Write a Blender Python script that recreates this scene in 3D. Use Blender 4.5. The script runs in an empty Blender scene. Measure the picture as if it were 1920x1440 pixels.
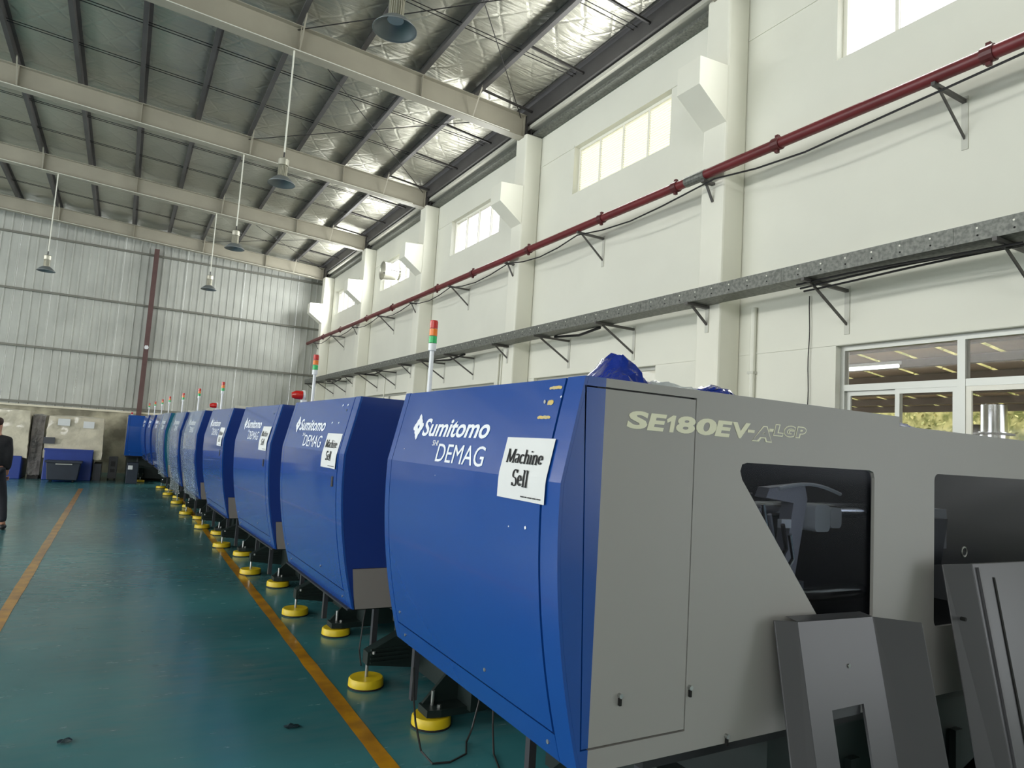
import bpy, bmesh, math, random
import numpy as np
from mathutils import Vector, Matrix, Euler
random.seed(7)
C = bpy.context.scene.collection
PI = math.pi

# ---------------------------------------------------------------- camera
F = 1272.0
def _d(px, py):
    v = np.array([px - 960, -(py - 720), -F]); return v / np.linalg.norm(v)
_vY = _d(228, 792); _x = _d(3200, 980); _vX = _x - _vY * (_x @ _vY); _vX /= np.linalg.norm(_vX)
_vZ = np.cross(_vX, _vY)
cam_d = bpy.data.cameras.new('camera'); cam = bpy.data.objects.new('camera', cam_d); C.objects.link(cam)
cam_d.sensor_width = 36; cam_d.lens = F / 1920 * 36; cam_d.clip_start = 0.05; cam_d.clip_end = 300
_M = Matrix([list(_vX), list(_vY), list(_vZ)]).to_4x4(); _M.translation = (0, 0, 1.8)
cam.matrix_world = _M
bpy.context.scene.camera = cam

# ---------------------------------------------------------------- world, lights, exposure
vs = bpy.context.scene.view_settings
vs.view_transform = 'Standard'; vs.look = 'None'; vs.gamma = 1; vs.use_curve_mapping = False; vs.exposure = 0.12
world = bpy.data.worlds.new('world'); bpy.context.scene.world = world; world.use_nodes = True
wn = world.node_tree.nodes['Background']; wn.inputs['Color'].default_value = (0.93, 0.97, 1.0, 1); wn.inputs['Strength'].default_value = 4.0

def area(name, loc, rot, sx, sy, power, col=(1, 1, 1), spread=PI):
    l = bpy.data.lights.new(name, 'AREA'); l.shape = 'RECTANGLE'; l.size = sx; l.size_y = sy
    l.energy = power; l.color = col; l.spread = spread
    o = bpy.data.objects.new(name, l); o.location = loc; o.rotation_euler = rot; C.objects.link(o); return o
# daylight through the clerestory strip and the doors of the left wall
area('daylight_left_clerestory', (-16.2, 11, 6.9), (0, -PI / 2, 0), 1.0, 34, 1480, (1.0, 0.99, 0.94))
area('daylight_left_doors', (-16.2, 10, 2.4), (0, -PI / 2, 0), 2.6, 16, 700, (0.95, 0.98, 1.0))
# daylight through the openings in the wall behind the camera
area('daylight_rear_clerestory', (-8.5, -7.6, 6.4), (PI / 2, 0, 0), 8, 1.8, 520, (1.0, 0.99, 0.95))
# daylight through each high window of the right wall
WIN = [(2.2, 4.73), (7.49, 10.04), (12.85, 15.4), (18.2, 20.75), (23.5, 26.1)]
for i, (a, b) in enumerate(WIN):
    area('daylight_high_window_%d' % i, (6.62, (a + b) / 2, 6.92), (0, PI / 2 , 0), 0.85, b - a - .1, (140, 110, 105, 140, 230)[i], (0.98, 1.0, 0.97))

# ---------------------------------------------------------------- materials
def lin(c):
    return tuple(((v / 255) / 12.92 if v / 255 <= .04045 else ((v / 255 + .055) / 1.055) ** 2.4) for v in c)
MATS = {}
def mat(name, rgb, rough=.5, metal=0., var=.0, vscale=4., bump=0., bscale=30., coat=0., spec=.5, rgb2=None, stretch=None):
    m = bpy.data.materials.new(name); m.use_nodes = True; nt = m.node_tree; N = nt.nodes; L = nt.links
    b = N['Principled BSDF']; c = lin(rgb)
    b.inputs['Base Color'].default_value = (*c, 1); b.inputs['Roughness'].default_value = rough
    b.inputs['Metallic'].default_value = metal; b.inputs['Coat Weight'].default_value = coat
    b.inputs['Coat Roughness'].default_value = .06; b.inputs['Specular IOR Level'].default_value = spec
    tc = N.new('ShaderNodeTexCoord'); src = tc.outputs['Object']
    if stretch:
        mp = N.new('ShaderNodeMapping'); mp.inputs['Scale'].default_value = stretch; L.new(src, mp.inputs['Vector']); src = mp.outputs['Vector']
    if var > 0 or rgb2:
        n = N.new('ShaderNodeTexNoise'); n.inputs['Scale'].default_value = vscale; n.inputs['Detail'].default_value = 5
        L.new(src, n.inputs['Vector'])
        r = N.new('ShaderNodeValToRGB'); r.color_ramp.elements[0].position = .35; r.color_ramp.elements[1].position = .65
        c2 = lin(rgb2) if rgb2 else tuple(v * (1 - var) for v in c)
        r.color_ramp.elements[0].color = (*c2, 1); r.color_ramp.elements[1].color = (*c, 1)
        L.new(n.outputs['Fac'], r.inputs['Fac']); L.new(r.outputs['Color'], b.inputs['Base Color'])
    if bump > 0:
        n2 = N.new('ShaderNodeTexNoise'); n2.inputs['Scale'].default_value = bscale; n2.inputs['Detail'].default_value = 4
        L.new(src, n2.inputs['Vector']); bp = N.new('ShaderNodeBump'); bp.inputs['Strength'].default_value = bump
        bp.inputs['Distance'].default_value = .02
        L.new(n2.outputs['Fac'], bp.inputs['Height']); L.new(bp.outputs['Normal'], b.inputs['Normal'])
    MATS[name] = m; return m

mat('wall_paint', (226, 226, 214), .75, var=.06, vscale=.7, bump=.08, bscale=9)
mat('column_paint', (232, 231, 218), .7, var=.05, vscale=1.2)
mat('groove', (150, 148, 138), .8)
mat('steel_beam', (160, 155, 140), .5, var=.12, vscale=1.5)
mat('purlin_steel', (96, 94, 94), .5, .4, var=.2, vscale=2)
mat('dark_steel', (60, 58, 58), .5, .4)
mat('rod_steel', (48, 46, 46), .5, .3)
mat('cladding', (190, 192, 186), .5, .25, var=.16, vscale=1.1, bump=.05, bscale=5)
mat('girt_steel', (120, 120, 112), .5, .3)
mat('post_steel', (92, 66, 64), .6, var=.2)
mat('masonry', (196, 190, 166), .85, rgb2=(128, 124, 108), vscale=1.7, bump=.4, bscale=7)
mat('ledge', (222, 216, 196), .8)
mat('pipe_red', (112, 38, 42), .42, var=.25, vscale=3)
mat('pipe_coupling', (86, 34, 36), .45)
mat('galvanised', (128, 130, 124), .5, .45, rgb2=(96, 98, 94), vscale=28, bump=.05)
mat('bracket_white', (196, 196, 186), .6)
mat('bracket_dark', (92, 90, 88), .55, .3)
mat('hole_black', (14, 14, 14), .9)
mat('cable_black', (20, 20, 22), .5)
mat('pvc', (222, 222, 210), .45)
mat('alu_frame', (182, 184, 178), .4, .35)
mat('white_frame', (236, 234, 222), .5)
mat('blue_paint', (18, 70, 150), .26, coat=.6, var=.05, vscale=1.3)
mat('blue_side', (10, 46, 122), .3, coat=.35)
mat('teal_paint', (14, 96, 122), .3, coat=.3)
mat('grey_paint', (149, 147, 144), .5, var=.05, vscale=.8)
mat('grey_paint_dark', (66, 66, 70), .4, .1, var=.08, vscale=1.5)
mat('taupe_paint', (128, 122, 120), .4)
mat('pale_cover', (206, 204, 192), .4)
mat('seam', (10, 14, 30), .8)
mat('interior_black', (12, 14, 17), .5)
mat('machine_green', (18, 34, 32), .5, var=.3, vscale=6)
mat('machine_grey', (70, 72, 78), .4, .4)
mat('arm_grey', (150, 150, 160), .4, .1)
mat('chrome', (200, 202, 205), .15, 1.)
mat('white_plastic', (222, 224, 228), .3)
mat('lettering_white', (226, 230, 236), .5)
mat('lettering_cream', (224, 222, 196), .55)
mat('paper', (214, 216, 216), .8, var=.03, vscale=6)
mat('ink', (16, 16, 20), .8)
mat('tape', (206, 178, 96), .7, rgb2=(180, 170, 130), vscale=60)
mat('pad_yellow', (214, 186, 24), .45, var=.15, vscale=12)
mat('rubber', (22, 22, 24), .8)
mat('bolt', (168, 170, 168), .3, .9)
mat('lens_red', (190, 24, 20), .25, coat=.5)
mat('lens_amber', (232, 118, 16), .25, coat=.5)
mat('lens_green', (30, 176, 96), .25, coat=.5)
mat('lamp_housing', (190, 188, 174), .35, .6)
mat('lamp_shade', (128, 134, 136), .4, .35)
mat('lamp_inside', (168, 184, 196), .35, .2)
mat('blue_film', (10, 38, 128), .22, coat=.5, bump=.7, bscale=16)
mat('yellow_line', (196, 140, 22), .3, rgb2=(150, 104, 30), vscale=6, coat=.3)
mat('bin_dark', (34, 44, 58), .5, var=.2)
mat('box_blue', (24, 56, 140), .4, var=.15, vscale=3)
mat('wrap_film', (206, 198, 176), .38, var=.25, vscale=3.5, bump=.8, bscale=9, coat=.4)
mat('wrap_dark', (112, 104, 100), .3, rgb2=(58, 50, 50), vscale=3, bump=.9, bscale=10, coat=.5)
mat('jacket', (24, 24, 28), .85, bump=.3, bscale=40)
mat('trousers', (26, 28, 36), .85)
mat('hair', (52, 30, 20), .7)
mat('skin', (176, 128, 104), .55)
mat('shoe', (18, 18, 20), .5)
mat('leanto_roof', (206, 172, 138), .6, rgb2=(150, 124, 104), vscale=2, stretch=(1, .2, 1))
mat('leanto_beam', (104, 88, 84), .6)
mat('ground_out', (120, 116, 104), .9, var=.2, vscale=2)
mat('litter', (40, 60, 66), .4)

def node_mat(name):
    m = bpy.data.materials.new(name); m.use_nodes = True; MATS[name] = m
    return m, m.node_tree.nodes, m.node_tree.links, m.node_tree.nodes['Principled BSDF']
# glossy epoxy floor: teal paint worn to grey, scuffs
m, N, L, b = node_mat('epoxy_floor')
tc = N.new('ShaderNodeTexCoord')
n1 = N.new('ShaderNodeTexNoise'); n1.inputs['Scale'].default_value = .35; n1.inputs['Detail'].default_value = 6; L.new(tc.outputs['Object'], n1.inputs['Vector'])
r1 = N.new('ShaderNodeValToRGB'); r1.color_ramp.elements[0].position = .36; r1.color_ramp.elements[1].position = .66
r1.color_ramp.elements[0].color = (*lin((46, 102, 108)), 1); r1.color_ramp.elements[1].color = (*lin((70, 132, 136)), 1)
L.new(n1.outputs['Fac'], r1.inputs['Fac'])
mp = N.new('ShaderNodeMapping'); mp.inputs['Scale'].default_value = (2.2, 7, 1); L.new(tc.outputs['Object'], mp.inputs['Vector'])
n2 = N.new('ShaderNodeTexNoise'); n2.inputs['Scale'].default_value = 1.6; n2.inputs['Detail'].default_value = 8; L.new(mp.outputs['Vector'], n2.inputs['Vector'])
r2 = N.new('ShaderNodeValToRGB'); r2.color_ramp.elements[0].position = .34; r2.color_ramp.elements[1].position = .74
r2.color_ramp.elements[0].color = (0, 0, 0, 1); r2.color_ramp.elements[1].color = (1, 1, 1, 1); L.new(n2.outputs['Fac'], r2.inputs['Fac'])
n4 = N.new('ShaderNodeTexNoise'); n4.inputs['Scale'].default_value = .5; L.new(tc.outputs['Object'], n4.inputs['Vector'])
r4 = N.new('ShaderNodeValToRGB'); r4.color_ramp.elements[0].position = .40; r4.color_ramp.elements[1].position = .56; L.new(n4.outputs['Fac'], r4.inputs['Fac'])
mu = N.new('ShaderNodeMath'); mu.operation = 'MULTIPLY'; L.new(r2.outputs['Color'], mu.inputs[0]); L.new(r4.outputs['Color'], mu.inputs[1])
mu2 = N.new('ShaderNodeMath'); mu2.operation = 'MULTIPLY'; mu2.inputs[1].default_value = .5; L.new(mu.outputs[0], mu2.inputs[0])
mx = N.new('ShaderNodeMixRGB'); mx.inputs['Color2'].default_value = (*lin((112, 124, 122)), 1)
L.new(mu2.outputs[0], mx.inputs['Fac']); L.new(r1.outputs['Color'], mx.inputs['Color1'])
v = N.new('ShaderNodeTexNoise'); v.inputs['Scale'].default_value = 5.; v.inputs['Detail'].default_value = 10; v.inputs['Roughness'].default_value = .75; L.new(tc.outputs['Object'], v.inputs['Vector'])
r3 = N.new('ShaderNodeValToRGB'); r3.color_ramp.elements[0].position = .29; r3.color_ramp.elements[1].position = .34
r3.color_ramp.elements[0].color = (.25, .25, .25, 1); L.new(v.outputs['Fac'], r3.inputs['Fac'])
mx2 = N.new('ShaderNodeMixRGB'); mx2.blend_type = 'MULTIPLY'; mx2.inputs['Fac'].default_value = 1
L.new(mx.outputs['Color'], mx2.inputs['Color1']); L.new(r3.outputs['Color'], mx2.inputs['Color2'])
L.new(mx2.outputs['Color'], b.inputs['Base Color'])
ma = N.new('ShaderNodeMapRange'); ma.inputs['To Min'].default_value = .10; ma.inputs['To Max'].default_value = .36
L.new(n2.outputs['Fac'], ma.inputs['Value']); L.new(ma.outputs['Result'], b.inputs['Roughness'])
bp = N.new('ShaderNodeBump'); bp.inputs['Strength'].default_value = .12; bp.inputs['Distance'].default_value = .01
n5 = N.new('ShaderNodeTexNoise'); n5.inputs['Scale'].default_value = 3.; L.new(tc.outputs['Object'], n5.inputs['Vector'])
L.new(n5.outputs['Fac'], bp.inputs['Height']); L.new(bp.outputs['Normal'], b.inputs['Normal'])
# crumpled foil insulation with diamond quilting
m, N, L, b = node_mat('foil')
b.inputs['Base Color'].default_value = (*lin((206, 204, 192)), 1); b.inputs['Metallic'].default_value = .85; b.inputs['Roughness'].default_value = .42
tc = N.new('ShaderNodeTexCoord'); sx = N.new('ShaderNodeSeparateXYZ'); L.new(tc.outputs['Object'], sx.inputs[0])
nz = N.new('ShaderNodeTexNoise'); nz.inputs['Scale'].default_value = 1.2; L.new(tc.outputs['Object'], nz.inputs['Vector'])
def mth(op, a, bb):
    q = N.new('ShaderNodeMath'); q.operation = op
    for i, w in enumerate((a, bb)):
        if w is None: continue
        if isinstance(w, (int, float)): q.inputs[i].default_value = w
        else: L.new(w, q.inputs[i])
    return q.outputs[0]
hs = []
for sgn in (1, -1):
    u = mth('ADD', mth('MULTIPLY', sx.outputs['X'], 1.9), mth('MULTIPLY', sx.outputs['Y'], 1.25 * sgn))
    u = mth('ADD', u, mth('MULTIPLY', nz.outputs['Fac'], .5))
    fr = mth('ABSOLUTE', mth('SUBTRACT', mth('FRACT', u, None), .5), None)
    hs.append(mth('SMOOTH_MIN', fr, .12)) if False else hs.append(mth('MINIMUM', fr, .1))
q = mth('MINIMUM', hs[0], hs[1])
mp = N.new('ShaderNodeMapping'); mp.inputs['Scale'].default_value = (1.2, 7, 1); L.new(tc.outputs['Object'], mp.inputs['Vector'])
wr = N.new('ShaderNodeTexNoise'); wr.inputs['Scale'].default_value = 1.6; wr.inputs['Detail'].default_value = 6; L.new(mp.outputs['Vector'], wr.inputs['Vector'])
hh = mth('ADD', mth('MULTIPLY', q, 2.2), mth('MULTIPLY', wr.outputs['Fac'], 1.4))
bp = N.new('ShaderNodeBump'); bp.inputs['Strength'].default_value = .62; bp.inputs['Distance'].default_value = .05
L.new(hh, bp.inputs['Height']); L.new(bp.outputs['Normal'], b.inputs['Normal'])
# glass and films
def thin(name, rgb, fac, rough=.05, gl=None):
    m, N, L, b = node_mat(name)
    b.inputs['Base Color'].default_value = (*lin(rgb), 1); b.inputs['Roughness'].default_value = rough
    t = N.new('ShaderNodeBsdfTransparent'); x = N.new('ShaderNodeMixShader'); x.inputs['Fac'].default_value = fac
    if gl: t.inputs['Color'].default_value = (*gl, 1)
    L.new(t.outputs[0], x.inputs[1]); L.new(b.outputs[0], x.inputs[2]); L.new(x.outputs[0], N['Material Output'].inputs['Surface'])
    return m, N, L, b
thin('window_glass', (120, 112, 96), .14, .04)
thin('frosted', (226, 224, 208), .8, .5)
m, N, L, b = thin('smoked', (6, 7, 9), .16, .3, (.78, .80, .84)); b.inputs['Specular IOR Level'].default_value = .12
thin('bag_film', (200, 208, 212), .7, .12)
m, N, L, b = thin('clear_film', (190, 204, 206), .24, .14)
tc = N.new('ShaderNodeTexCoord'); n = N.new('ShaderNodeTexNoise'); n.inputs['Scale'].default_value = 7; n.inputs['Detail'].default_value = 5
L.new(tc.outputs['Object'], n.inputs['Vector']); bp = N.new('ShaderNodeBump'); bp.inputs['Strength'].default_value = .9; bp.inputs['Distance'].default_value = .06
L.new(n.outputs['Fac'], bp.inputs['Height']); L.new(bp.outputs['Normal'], b.inputs['Normal'])
m, N, L, b = node_mat('louvre_white'); b.inputs['Base Color'].default_value = (*lin((240, 238, 222)), 1); b.inputs['Roughness'].default_value = .6
t = N.new('ShaderNodeBsdfTranslucent'); t.inputs['Color'].default_value = (.92, .92, .86, 1); x = N.new('ShaderNodeMixShader'); x.inputs['Fac'].default_value = .6
L.new(b.outputs[0], x.inputs[1]); L.new(t.outputs[0], x.inputs[2]); L.new(x.outputs[0], N['Material Output'].inputs['Surface'])
# leaves
m, N, L, b = node_mat('leaves')
tc = N.new('ShaderNodeTexCoord'); n = N.new('ShaderNodeTexNoise'); n.inputs['Scale'].default_value = 6; n.inputs['Detail'].default_value = 6
L.new(tc.outputs['Object'], n.inputs['Vector']); r = N.new('ShaderNodeValToRGB')
r.color_ramp.elements[0].position = .38; r.color_ramp.elements[1].position = .62
r.color_ramp.elements[0].color = (*lin((120, 128, 62)), 1); r.color_ramp.elements[1].color = (*lin((226, 218, 150)), 1)
L.new(n.outputs['Fac'], r.inputs['Fac']); L.new(r.outputs['Color'], b.inputs['Base Color']); b.inputs['Roughness'].default_value = .8
m, N, L, b = node_mat('tube_glow'); b.inputs['Emission Color'].default_value = (.95, 1, .92, 1); b.inputs['Emission Strength'].default_value = 5

# ---------------------------------------------------------------- helpers
class MB:
    """mesh builder"""
    def __init__(s): s.v = []; s.f = []
    def add(s, v, f):
        k = len(s.v); s.v += [tuple(p) for p in v]; s.f += [tuple(i + k for i in q) for q in f]; return s
    def box(s, x0, x1, y0, y1, z0, z1):
        v = [(x0, y0, z0), (x1, y0, z0), (x1, y1, z0), (x0, y1, z0), (x0, y0, z1), (x1, y0, z1), (x1, y1, z1), (x0, y1, z1)]
        return s.add(v, [(0, 3, 2, 1), (4, 5, 6, 7), (0, 1, 5, 4), (1, 2, 6, 5), (2, 3, 7, 6), (3, 0, 4, 7)])
    def bar(s, a, b, w, h=None, up=(0, 0, 1)):
        a = Vector(a); b = Vector(b); h = h or w; d = (b - a).normalized(); u = Vector(up)
        if abs(d.dot(u)) > .98: u = Vector((1, 0, 0))
        r = d.cross(u).normalized(); t = r.cross(d).normalized()
        v = [p + r * (i * w / 2) + t * (j * h / 2) for p in (a, b) for i, j in ((-1, -1), (1, -1), (1, 1), (-1, 1))]
        return s.add(v, [(3, 2, 1, 0), (4, 5, 6, 7), (0, 1, 5, 4), (1, 2, 6, 5), (2, 3, 7, 6), (3, 0, 4, 7)])
    def tube(s, pts, r, n=10, caps=True):
        pts = [Vector(p) for p in pts]; rs = r if isinstance(r, (list, tuple)) else [r] * len(pts)
        v = []; f = []; prev = None
        for i, p in enumerate(pts):
            d = (pts[min(i + 1, len(pts) - 1)] - pts[max(i - 1, 0)]).normalized()
            if prev is None:
                u = Vector((0, 0, 1)) if abs(d.z) < .9 else Vector((1, 0, 0)); prev = d.cross(u).normalized()
            a = (prev - d * prev.dot(d)).normalized(); prev = a; c = d.cross(a)
            v += [p + (a * math.cos(2 * PI * k / n) + c * math.sin(2 * PI * k / n)) * rs[i] for k in range(n)]
        for i in range(len(pts) - 1):
            for k in range(n):
                q = (k + 1) % n; f.append((i * n + k, i * n + q, (i + 1) * n + q, (i + 1) * n + k))
        if caps: f.append(tuple(range(n - 1, -1, -1))); f.append(tuple((len(pts) - 1) * n + k for k in range(n)))
        return s.add(v, f)
    def lathe(s, c, prof, n=20):
        c = Vector(c); v = []; f = []
        for r, z in prof: v += [c + Vector((r * math.cos(2 * PI * k / n), r * math.sin(2 * PI * k / n), z)) for k in range(n)]
        for i in range(len(prof) - 1):
            for k in range(n):
                q = (k + 1) % n; f.append((i * n + k, i * n + q, (i + 1) * n + q, (i + 1) * n + k))
        if prof[0][0] > 1e-4: f.append(tuple(range(n - 1, -1, -1)))
        if prof[-1][0] > 1e-4: f.append(tuple((len(prof) - 1) * n + k for k in range(n)))
        return s.add(v, f)
    def prism(s, poly, axis, a, b):
        """poly in the two other axes, extruded along axis from a to b"""
        def P(p, t): return (t, p[0], p[1]) if axis == 'x' else (p[0], t, p[1]) if axis == 'y' else (p[0], p[1], t)
        n = len(poly); v = [P(p, a) for p in poly] + [P(p, b) for p in poly]
        return s.add(v, [tuple(range(n)), tuple(range(2 * n - 1, n - 1, -1))] + [(i, i + n, (i + 1) % n + n, (i + 1) % n) for i in range(n)])
    def obj(s, name, m, parent=None, smooth=False, kind=None, bevel=0, loc=None):
        me = bpy.data.meshes.new(name); me.from_pydata(s.v, [], s.f); me.validate()
        bm = bmesh.new(); bm.from_mesh(me); bmesh.ops.recalc_face_normals(bm, faces=bm.faces[:]); bm.to_mesh(me); bm.free()
        return mobj(name, me, m, parent, smooth, kind, bevel, loc)
def mobj(name, me, m, parent=None, smooth=False, kind=None, bevel=0, loc=None):
    o = bpy.data.objects.new(name, me); C.objects.link(o)
    if m and not me.materials: me.materials.append(MATS[m])
    if parent: o.parent = parent
    if loc is not None: o.location = loc
    if smooth: me.shade_smooth() if hasattr(me, 'shade_smooth') else [setattr(p, 'use_smooth', True) for p in me.polygons]
    if smooth == 'auto':
        bm = bmesh.new(); bm.from_mesh(me)
        for e in bm.edges:
            e.smooth = len(e.link_faces) == 2 and e.calc_face_angle(0) < .6
        bm.to_mesh(me); bm.free()
    if bevel:
        mo = o.modifiers.new('bevel', 'BEVEL'); mo.width = bevel; mo.segments = 2; mo.limit_method = 'ANGLE'
    if kind: o['kind'] = kind
    return o
def tag(o, label=None, cat=None, group=None, kind=None):
    if label: o['label'] = label
    if cat: o['category'] = cat
    if group: o['group'] = group
    if kind: o['kind'] = kind
    return o
def empty(name, loc=(0, 0, 0), rz=0, parent=None):
    o = bpy.data.objects.new(name, None); C.objects.link(o); o.location = loc; o.rotation_euler = (0, 0, rz); o.empty_display_size = .2
    if parent: o.parent = parent
    return o
def copy_tree(o, parent=None):
    c = o.copy(); C.objects.link(c); c.parent = parent
    for ch in list(o.children): copy_tree(ch, c)
    return c
def plate(loops, depth):
    """2D polygon with holes (first loop the outline) -> mesh in XY, thickness along Z (0..depth)"""
    cu = bpy.data.curves.new('p', 'CURVE'); cu.dimensions = '2D'; cu.fill_mode = 'BOTH'; cu.extrude = depth / 2
    for lp in loops:
        sp = cu.splines.new('POLY'); sp.points.add(len(lp) - 1); sp.use_cyclic_u = True
        for i, p in enumerate(lp): sp.points[i].co = (p[0], p[1], 0, 1)
    ob = bpy.data.objects.new('p', cu); C.objects.link(ob); bpy.context.view_layer.update()
    me = bpy.data.meshes.new_from_object(ob.evaluated_get(bpy.context.evaluated_depsgraph_get()))
    bpy.data.objects.remove(ob); bpy.data.curves.remove(cu)
    me.transform(Matrix.Translation((0, 0, depth / 2))); me.materials.clear(); return me
def flat(me):
    me.polygons.foreach_set('use_smooth', [False] * len(me.polygons)); me.update()
def remap(me, fn):
    flat(me)
    for v in me.vertices: v.co = fn(*v.co)
    bm = bmesh.new(); bm.from_mesh(me); bmesh.ops.remove_doubles(bm, verts=bm.verts[:], dist=1e-5)
    bmesh.ops.recalc_face_normals(bm, faces=bm.faces[:]); bm.to_mesh(me); bm.free(); me.update(); return me
def text_me(s, w, h, shear=0, offset=0, extrude=.0008, outline=0):
    cu = bpy.data.curves.new('t', 'FONT'); cu.body = s; cu.size = 1; cu.offset = offset; cu.shear = shear; cu.resolution_u = 4
    if outline: cu.fill_mode = 'NONE'; cu.bevel_depth = outline; cu.bevel_resolution = 0
    ob = bpy.data.objects.new('t', cu); C.objects.link(ob); bpy.context.view_layer.update()
    me = bpy.data.meshes.new_from_object(ob.evaluated_get(bpy.context.evaluated_depsgraph_get()))
    bpy.data.objects.remove(ob)
    co = np.array([v.co for v in me.vertices]); lo = co.min(0); hi = co.max(0)
    for v in me.vertices: v.co = ((v.co.x - lo[0]) / (hi[0] - lo[0]) * w, (v.co.y - lo[1]) / (hi[1] - lo[1]) * h, v.co.z * .02 if outline else v.co.z)
    me.materials.clear()
    if not outline:
        bm = bmesh.new(); bm.from_mesh(me); r = bmesh.ops.extrude_face_region(bm, geom=bm.faces[:])
        for e in r['geom']:
            if isinstance(e, bmesh.types.BMVert): e.co.z += extrude
        bm.to_mesh(me); bm.free()
    return me
def rrect(x0, x1, y0, y1, r, n=4):
    out = []
    for cx, cy, a in ((x1 - r, y1 - r, 0), (x0 + r, y1 - r, PI / 2), (x0 + r, y0 + r, PI), (x1 - r, y0 + r, 3 * PI / 2)):
        out += [(cx + r * math.cos(a + PI / 2 * k / n), cy + r * math.sin(a + PI / 2 * k / n)) for k in range(n + 1)]
    return out
def rect(x0, x1, y0, y1): return [(x0, y0), (x1, y0), (x1, y1), (x0, y1)]

# ================================================================ SETTING
XW, XF, YF = 6.72, 6.34, 28.0
YR, XL = -8.0, -16.5
floor = MB().box(XL - .3, XW + .3, YR - .3, YF + .3, -.2, 0).obj('floor', 'epoxy_floor', kind='structure')
for nm, x, sg in (('painted_line', 1.47, 1), ('painted_line', -.75, 1)):
    b = MB(); ys = np.arange(YR + 1, 21.5 if x < 0 else 23, .25)
    v = []; f = []
    for i, y in enumerate(ys):
        w = .05 + random.uniform(-.004, .004)
        v += [(x - w, y, .0025), (x + w, y, .0025)]
        if i: f.append((2 * i - 2, 2 * i - 1, 2 * i + 1, 2 * i))
    b.add(v, f).obj(nm, 'yellow_line', floor)

# ---- right wall with its openings
LOW = [(-5.0, -.4), (1.36, 4.67), (7.59, 11.0), (12.6, 16.0), (17.7, 21.2), (22.9, 26.2)]
HIGH = [(-2.9, -.35)] + WIN
outer = [(YR, 0), (YF, 0), (YF, 8.3), (YR, 8.3)]
me = plate([outer] + [rect(a, b, 6.47, 7.37) for a, b in HIGH] + [rect(a, b, .95, 3.13) for a, b in LOW], .24)
remap(me, lambda x, y, z: (XW + z, x, y))
wall_right = mobj('wall_right', me, 'wall_paint'); wall_right['kind'] = 'structure'
COLY = [.9, 6.02, 11.2, 16.28, 21.38, 26.45]
cb = MB().box(XF, XW, 0, .4, 0, 7.98)
cb0 = cb.obj('column', 'column_paint', wall_right, bevel=.03, loc=(0, COLY[0], 0))
kb = MB().prism([(XF, 6.14), (XF, 6.9), (5.85, 6.86), (5.85, 6.49)], 'y', 0, .4).obj('corbel', 'column_paint', cb0)
for i, y in enumerate(COLY[1:]):
    c = cb0.copy(); C.objects.link(c); c.location.y = y
    k = kb.copy(); C.objects.link(k); k.parent = c
# recessed joints and string lines of the wall bays
g = MB()
for i in range(len(COLY)):
    y0 = COLY[i] + .4; y1 = COLY[i + 1] if i + 1 < len(COLY) else YF
    for a, b in WIN:
        if y0 <= a < y1 + .2:
            for q in ((b, y1, 7.36, 7.40), (y0, a, 7.36, 7.40), (y0, y1, 3.135, 3.155)):
                if q[1] > q[0]: MB().box(XW - .012, XW, *q).obj('plaster_line', 'wall_paint', wall_right)
# metal fly plates between columns and roof
for y in COLY:
    for dx in (.02, .12, .24, .34): MB().box(XF + dx, XF + dx + .025, y + .05, y + .35, 7.98, 8.2).obj('anchor_plate', 'dark_steel', wall_right)

def ring(nm, x, dx, y0, y1, z0, z1, t, m_, par):
    me = plate([rect(y0, y1, z0, z1), rect(y0 + t, y1 - t, z0 + t, z1 - t)], 2 * dx)
    return mobj(nm, remap(me, lambda a, b, c: (x - dx + c, a, b)), m_, par)
def pane_box(b, x0, x1, y0, y1, z0, z1): b.box(x0, x1, y0, y1, z0, z1)
# high windows
for i, (a, b_) in enumerate(WIN):
    w = empty('window_%d' % (i + 1), (XW + .14, a, 6.47)); w['kind'] = 'structure'
    W = b_ - a; H = .9; t = .05
    ring('window_frame', 0, .03, 0, W, 0, H, t, 'white_frame', w)
    for k in (1, 2, 3): MB().box(-.025, .025, W * k / 4 - .02, W * k / 4 + .02, t, H - t).obj('mullion', 'white_frame', w)
    for k in range(4):
        y0 = W * k / 4 + (.02 if k else t); y1 = W * (k + 1) / 4 - (.02 if k < 3 else t)
        if i in (1,):
            lb = MB()
            for q in range(19):
                z = t + .02 + q * .0425
                lb.add([(-.02, y0, z + .033), (-.02, y1, z + .033), (.02, y1, z - .004), (.02, y0, z - .004), (-.02, y0, z + .029), (-.02, y1, z + .029), (.02, y1, z - .008), (.02, y0, z - .008)],
                       [(0, 1, 2, 3), (7, 6, 5, 4), (0, 4, 5, 1), (2, 6, 7, 3)])
            lb.obj('louvre_blades', 'louvre_white', w, kind='stuff')
        else:
            MB().box(-.004, .004, y0, y1, t, H - t).obj('pane', 'window_glass', w)
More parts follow.
